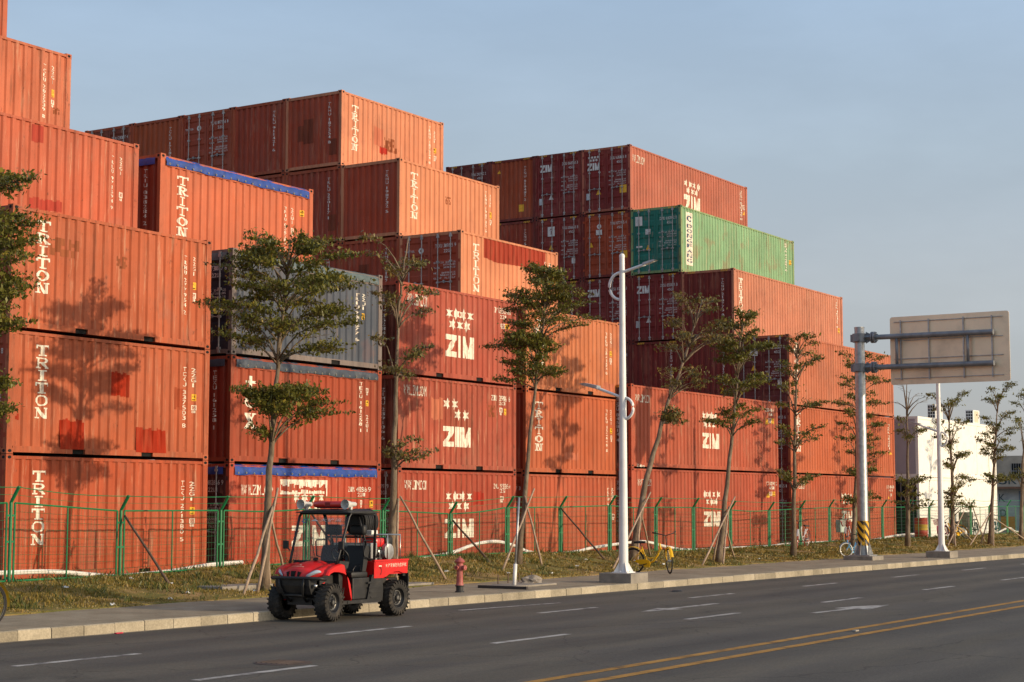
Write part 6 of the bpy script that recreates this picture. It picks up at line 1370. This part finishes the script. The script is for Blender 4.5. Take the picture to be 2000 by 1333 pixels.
for s in (1, -1):
    b = MB(); q = []
    for k in range(24):
        a = 2 * PI * k / 24; v = .70 + .19 * math.cos(a) + .05 * math.sin(a); t = .42 - .34 * math.sin(a) - .26 * math.cos(a) * .6
        p = nose_pt(s * min(v, .96), max(-.15, min(.92, t)), .012); p.z += .006; q.append(p)
    c = sum(q, Vector()) / 24
    q2 = [c.lerp(p, .75) + Vector((.022, 0, .008)) for p in q]
    b.add([p[:] for p in q + q2] + [(c + Vector((.032, 0, .012)))[:]], [(i, (i + 1) % 24, 24 + (i + 1) % 24, 24 + i) for i in range(24)] + [(24 + i, 24 + (i + 1) % 24, 48) for i in range(24)]); b.build('headlight', M['lens'], u, smooth=True)
# front wings sweeping back round the wheels
for s in (1, -1):
    out = [(1.10, .775), (1.04, .86), (.92, .915), (.80, .94), (.70, .955), (.63, .94), (.575, .84), (.535, .70), (.495, .54), (.455, .40), (.425, .33), (.405, .32), (.42, .45), (.455, .60), (.51, .70), (.575, .765), (.66, .80), (.78, .822), (.92, .83), (1.02, .80), (1.06, .765)]
    top = out[:12]; ins = out[12:]
    b = MB(); poly = [(x, z) for x, z in out]
    b2 = MB(); n = len(out); y0, y1 = (.40, .575)
    ring0 = [(x, s * y0, z) for x, z in out]; ring1 = [(x, s * (y1 - .03), z) for x, z in out]; cx, cz = .68, .78
    ring2 = []
    for x, z in out: ring2.append((x + (.66 - x) * .05, s * y1, z + (.76 - z) * .07))
    b2.add(ring0 + ring1 + ring2, [(i, (i + 1) % n, n + (i + 1) % n, n + i) for i in range(n)] + [(n + i, n + (i + 1) % n, 2 * n + (i + 1) % n, 2 * n + i) for i in range(n)] + [tuple(2 * n + i for i in range(n))])
    b2.build('front_wing', M['redpaint'], u)
    MB().box(.46, 1.06, s * .38 - .01, s * .38 + .01, .45, .85).build('inner_arch', M['plastic'], u)
# bumper and skid plate
b = MB(); b.prism([(1.13, .40), (1.24, .46), (1.30, .60), (1.31, .70), (1.24, .735), (1.10, .72)], 'y', -.36, .36); b.build('front_panel', M['plastic'], u)
b = MB(); b.tube([(1.06, -.60, .70), (1.20, -.52, .72), (1.30, -.30, .725), (1.33, 0, .725), (1.30, .30, .725), (1.20, .50, .72), (1.08, .54, .71)], .03, 10)
for s in (-1, 1): b.tube([(1.31, s * .26, .72), (1.33, s * .25, .60), (1.26, s * .20, .42), (1.12, s * .17, .33)], .022, 8)
b.tube([(1.27, -.21, .44), (1.27, .21, .44)], .02, 8); b.build('bumper', M['plastic'], u, smooth=True)
for s in (1, -1):
    b = MB(); b.lathe([(.001, 1.235), (.028, 1.232), (.034, 1.215), (.03, 1.19)], 12, 'x', (0, s * .42, .60)); b.build('indicator', M['orange'] if s < 0 else M['chrome'], u, smooth=True)
# cab floor, dash, seat box, seats
b = MB(); b.prism([(.40, .98), (.66, 1.0), (.70, .90), (.66, .34), (.60, .34), (.58, .80), (.44, .88)], 'y', -.50, .50); b.build('dashboard', M['plastic'], u)
b = MB(); b.bbox(-.18, .30, -.50, .50, .33, .70, .02); b.build('seat_box', M['plastic'], u)
b = MB(); b.prism([(-.20, .74), (-.48, .74), (-.52, .50), (-.50, .29), (-.05, .29), (-.12, .52)], 'y', .47, .535)
for k in range(4): b.box(-.44 + k * .0, -.16 + k * .03, .535, .545, .34 + k * .085, .37 + k * .085)
b.build('side_panel', M['plastic'], u); b = MB(); b.prism([(-.20, .74), (-.48, .74), (-.52, .50), (-.50, .29), (-.05, .29), (-.12, .52)], 'y', -.535, -.47); b.build('side_panel', M['plastic'], u)
for s in (.27, -.27):
    st = MB().bbox(-.14, .32, s - .22, s + .22, .70, .80, .03).build('seat', M['seat'], u, auto=40)
    b = MB(); bm = bmesh.new(); b.prism([(-.10, .80), (.00, .80), (-.06, 1.16), (-.10, 1.24), (-.17, 1.24), (-.20, 1.16)], 'y', s - .20, s + .20); bm.free(); b.build('backrest', M['seat'], st)
    b = MB(); b.bbox(-.20, -.08, s - .16, s + .16, 1.42, 1.60, .045); hr = b.build('headrest', M['seat'], u, auto=60)
    b = MB()
    for d in (-.06, .06): b.tube([(-.14, s + d, 1.22), (-.14, s + d, 1.44)], .010, 6)
    b.build('headrest_bars', M['darkmetal'], hr)
for s in (1, -1):   # side grab rails by the seats
    MB().tube([(.26, s * .46, .70), (.26, s * .47, .84), (.20, s * .47, .90), (.06, s * .47, .90), (.02, s * .46, .74)], .012, 8).build('grab_rail', M['darkmetal'], u, smooth=True)
    MB().tube([(-.20, s * .50, 1.0), (.02, s * .52, 1.06), (.04, s * .52, 1.30), (.02, s * .52, 1.33), (-.20, s * .51, 1.33)], .012, 8).build('shoulder_hoop', M['darkmetal'], u, smooth=True)
b = MB(); 
for k in range(25): pass
sw = []
for k in range(25): a = 2 * PI * k / 24; sw.append((.36 + .09 * math.sin(a), .27 + .17 * math.cos(a), 1.08 + .14 * math.sin(a)))
b.tube(sw, .014, 8, cap=False); b.tube([(.36, .27, 1.08), (.56, .27, .95)], .02, 8)
for k in (0, 8, 16): b.tube([sw[k], (.36, .27, 1.08)], .009, 6)
b.build('steering_wheel', M['plastic'], u, smooth=True)
# cage, roof, windscreen
for s in (1, -1):
    b = MB(); b.tube([(.76, s * .50, .93), (.72, s * .51, 1.05), (.47, s * .54, 1.74), (.42, s * .545, 1.79), (.34, s * .55, 1.80), (-.18, s * .55, 1.79), (-.25, s * .548, 1.76), (-.275, s * .54, 1.66), (-.26, s * .52, .72)], .023, 10); b.build('cage_rail', M['darkmetal'], u, smooth=True)
    MB().tube([(.02, s * .38, 1.80), (-.23, s * .36, 1.30), (-.25, s * .36, .80)], .018, 8).build('cage_strut', M['darkmetal'], u, smooth=True)
b = MB()
for x, z in ((.40, 1.79), (-.22, 1.78), (-.262, 1.38), (-.255, 1.0)): b.tube([(x, -.53, z), (x, .53, z)], .018, 8)
b.build('cage_crossbar', M['darkmetal'], u, smooth=True)
b = MB(); n = 14; V_ = []
for i in range(n):
    for j in range(n):
        a, c = -1 + 2 * i / (n - 1), -1 + 2 * j / (n - 1); V_.append((.10 + .42 * a, .60 * c, 1.865 - .028 * abs(a) ** 4 - .032 * abs(c) ** 4 + (.008 if (j // 2) % 2 else 0)))
o0 = len(V_); V2 = [(x, y, 1.80) for x, y, z in V_]; F_ = [(i * n + j, (i + 1) * n + j, (i + 1) * n + j + 1, i * n + j + 1) for i in range(n - 1) for j in range(n - 1)]
edge = [i * n for i in range(n)] + [(n - 1) * n + j for j in range(1, n)] + [i * n + n - 1 for i in range(n - 2, -1, -1)] + [j for j in range(n - 2, 0, -1)]
F_ += [tuple(o0 + q for q in reversed(f)) for f in F_[:]] + [(edge[k], edge[(k + 1) % len(edge)], o0 + edge[(k + 1) % len(edge)], o0 + edge[k]) for k in range(len(edge))]
b.add(V_ + V2, F_); b.build('roof', M['plastic'], u, auto=40)
w0, w1 = Vector((.735, 0, 1.0)), Vector((.475, 0, 1.735)); b = MB()
b.add([(w0.x, -.49, w0.z), (w0.x, .49, w0.z), (w1.x, .525, w1.z), (w1.x, -.525, w1.z), (w0.x - .005, -.49, w0.z), (w0.x - .005, .49, w0.z), (w1.x - .005, .525, w1.z), (w1.x - .005, -.525, w1.z)], [(0, 1, 2, 3), (7, 6, 5, 4), (0, 4, 5, 1), (1, 5, 6, 2), (2, 6, 7, 3), (3, 7, 4, 0)])
ws = b.build('windscreen', M['glass'], u)
def ws_surf(a, v, o): q = w0.lerp(w1, v); n_ = Vector((.943, 0, .333)); q = q + n_ * (o); return (q.x, a, q.z)
lay(place(glyph('大')[0], -.06, .89, .08, .965) + place(glyph('铲')[0], .10, .89, .24, .965) + place(glyph('湾')[0], .26, .89, .40, .965) + [[(-.26, .90), (-.10, .90), (-.18, .955)]], .008, ws_surf, .004).build('lettering', M['endmark'], ws, fix=False)
lay(ring(-.40, .90, .055, .045, .02, .018, .6, 5.6), .008, ws_surf, .004).build('sticker', mat('blue_sticker', (.06, .1, .3), .5), ws, fix=False)
for s, l in ((-1, .10), (1, .04)):
    b = MB(); b.tube([(.74, s * .52, 1.16), (.76, s * (.56 + l * .3), 1.24)], .012, 6); b.bbox(.73, .77, s * (.585 + l * .2) - .055, s * (.585 + l * .2) + .055, 1.19, 1.33, .012); b.build('mirror', M['plastic'], u)
# radio aerial, front number panel, mud flaps, hand tools on the bed, wiper
MB().tube([(.70, -.46, .96), (.69, -.47, 1.30), (.66, -.48, 1.62)], .004, 5).build('aerial', M['darkmetal'], u)
b = MB(); q0, q1 = w0.lerp(w1, .03), w0.lerp(w1, .55); b.tube([(q0.x + .03, .05, q0.z + .01), (q1.x + .025, -.18, q1.z)], .006, 5); b.box(q0.x - .01, q0.x + .05, .02, .08, q0.z - .02, q0.z + .03); b.build('wiper', M['plastic'], u)
for s in (1, -1):
    MB().box(-1.225, -1.205, s * .47 - .1, s * .47 + .1, .42, .74).build('mud_flap', M['plastic'], u)
    b = MB(); b.tube([(.62, s * .535, .34), (.60, s * .545, .55)], .008, 5); b.box(-.04, .50, s * .53 - .02, s * .53 + .02, .275, .325); b.build('sill', M['plastic'], u)
b = MB(); b.tube([(-.10, .30, .80), (-.10, .30, .86)], .01, 6); b.tube([(.16, .02, .72), (.17, .02, .95)], .012, 6); b.lathe([(.001, .99), (.025, .975), (.025, .95), (.001, .94)], 10, 'z', (.17, .02, 0)); b.build('gear_lever', M['plastic'], u)
# light bar and horns
M['horn'] = mat('grey_white_horn', (.5, .49, .46), .5, var=.15, vscale=6)
b = MB(); b.bbox(.13, .35, -.36, .31, 1.895, 2.005, .04); lb = b.build('light_bar', M['redlens'], u, auto=50)
MB().box(.16, .30, -.30, .32, 1.88, 1.906).build('light_bar_base', M['plastic'], lb); b = MB(); b.box(.125, .352, -.08, .03, 1.915, 1.985); b.build('light_bar_centre', mat('darker_red_lens', (.25, .008, .008), .15), lb)
for y in (-.56, .41):
    b = MB(); b.lathe([(.04, .30), (.05, .30), (.066, .38), (.084, .44), (.087, .445), (.080, .442), (.06, .39), (.025, .35), (.025, .38), (.001, .39)], 20, 'x', (-.02, y, 1.95)); b.lathe([(.001, .16), (.038, .16), (.042, .21), (.045, .30)], 16, 'x', (-.02, y, 1.95)); b.box(.24, .29, y - .025, y + .025, 1.85, 1.92); b.build('horn_speaker', M['horn'], u, auto=40)
# cargo bed
prof = [(-.24, .955), (-.24, .68), (-.50, .675), (-.60, .70), (-.70, .745), (-.84, .775), (-.98, .775), (-1.08, .745), (-1.22, .735), (-1.24, .985), (-1.22, .99), (-.26, .965)]
bed = MB()
for s in (1, -1): bed.prism(prof, 'y', *(sorted((s * .545, s * .515))))
bed.box(-1.24, -1.205, -.515, .515, .735, .985); bed.box(-.275, -.24, -.515, .515, .68, .955); bed.box(-1.205, -.275, -.515, .515, .735, .76)
for s in (1, -1): bed.box(-1.25, -.235, s * .53 - .03, s * .53 + .03, .965, .992)
bd = bed.build('cargo_bed', M['redpaint'], u)
bs = lambda a, v, o: (a, .545 + o, v); T = []
tx = '大铲湾消防为您护航'; x0 = -.565; w = .0695
# seen from its left side the vehicle's nose points left, so the line runs from front to back
def bs2(a, v, o): return (-a, .546 + o, v)
for k, c in enumerate(tx): T += place(glyph(c)[0], .565 + k * w, .855 + k * .001, .565 + k * w + .058, .92 + k * .001)
lay(T, .0045, bs2, .003).build('lettering', M['mark'], bd, fix=False)
lay(ring(.40, .80, .06, .08, .022, .03, -1.2, 1.7), .006, bs2, .003).build('emblem', mat('dark_red_badge', (.22, .006, .006), .4), bd, fix=False); lay([R(.37, .87, .45, .895)], .01, bs2, .003).build('sticker', M['mark'], bd, fix=False)
MB().box(-1.26, -1.12, .40, .52, .69, .735).build('tail_light', M['plastic'], u); MB().box(-1.26, -1.12, -.52, -.40, .69, .735).build('tail_light', M['plastic'], u)
hl = lambda a, v, o: (1.02 + v, -a, .0)
def bon_surf(a, v, o): p = Vector(hood((.30 + .5 * (1 - v)) * (NX - 1) * .72 / .8, (NY - 1) * (.5 + a))); return (p.x, p.y, p.z + o + .004)
T = []
for k, c in enumerate('大铲湾消防'): T += place(glyph(c)[0], -.125 + k * .05, .18, -.085 + k * .05, .28)
lay(T, .004, lambda a, v, o: bon_surf(a, v, o), .004).build('lettering', M['mark'], bon, fix=False); lay([[(-.03, .40), (.03, .40), (0, .47)]], .006, bon_surf, .004).build('emblem', M['mark'], bon, fix=False)
# pump rack, engine and hose reel on the bed
b = MB(); r_ = .013
for s in (.47, -.47):
    b.tube([(-.32, s, .97), (-.32, s, 1.415), (-1.10, s, 1.415), (-1.10, s, .97)], r_, 8); b.tube([(-.72, s, .97), (-.72, s, 1.415)], r_, 8)
for x in (-.32, -.72, -1.10): b.tube([(x, -.47, 1.415), (x, .47, 1.415)], r_, 8)
b.tube([(-.62, -.47, 1.415), (-.62, -.47, 1.58), (-1.10, -.47, 1.58), (-1.10, -.47, 1.415)], r_, 8); b.tube([(-.86, -.47, 1.415), (-.86, -.47, 1.58)], r_, 8)
b.build('pump_rack', M['stainless'], u, smooth=True)
b = MB(); b.bbox(-.50, -.30, -.45, .42, .965, 1.28, .015); b.build('water_tank', M['stainless'], u)
eng = thing('x', None, None); bpy.data.objects.remove(eng)
b = MB(); b.bbox(-.98, -.64, -.02, .34, .98, 1.16, .02); b.lathe([(.14, .34), (.15, .36), (.14, .42), (.05, .43), (.001, .43)], 20, 'y', (-.84, 0, 1.12)); e_ = b.build('pump_engine', M['galv'], u, auto=40)
MB().bbox(-.82, -.58, -.02, .34, 1.20, 1.36, .03).build('fuel_tank', M['redpaint'], e_, auto=40); MB().bbox(-1.04, -.83, -.02, .36, 1.22, 1.37, .025).build('air_filter', M['plastic'], e_, auto=40); MB().bbox(-.70, -.52, .05, .34, .97, 1.14, .03).build('pump_housing', M['plastic'], e_)
b = MB(); b.tube([(-.60, .36, 1.05), (-.50, .40, 1.15), (-.46, .40, 1.02)], .03, 8); b.build('suction_hose', M['plastic'], e_, smooth=True)
rl_ = MB()
for k in range(7):
    for m_ in range(2): rl_.lathe([(.215 - .05 * m_ - .005 * (k % 2) + .027 * math.cos(a), -.36 - k * .055 + .027 * math.sin(a)) for a in [2 * PI * q / 8 for q in range(8)]], 28, 'x', (0, .05, 1.635), 0, True)
rl = rl_.build('hose_reel', M['rubber'], u, smooth=True)
b = MB(); b.lathe([(.001, -.325), (.20, -.325), (.20, -.315), (.001, -.315)], 28, 'x', (0, .05, 1.635)); b.lathe([(.001, -.735), (.19, -.735), (.19, -.725), (.001, -.725)], 28, 'x', (0, .05, 1.635)); b.lathe([(.12, -.32), (.12, -.73)], 20, 'x', (0, .05, 1.635)); b.build('reel_flange', M['darkmetal'], rl, auto=40)
b = MB(); b.box(-.70, -.34, -.12, .22, 1.425, 1.45)
for x in (-.33, -.74): b.tube([(x, .05, 1.44), (x, .05, 1.64)], .016, 6)
b.build('reel_stand', M['stainless'], rl)
MB().bbox(-.48, -.30, .22, .44, 1.43, 1.50, .01).build('control_box', M['white'], u)
bpy.data.objects.remove(_to)
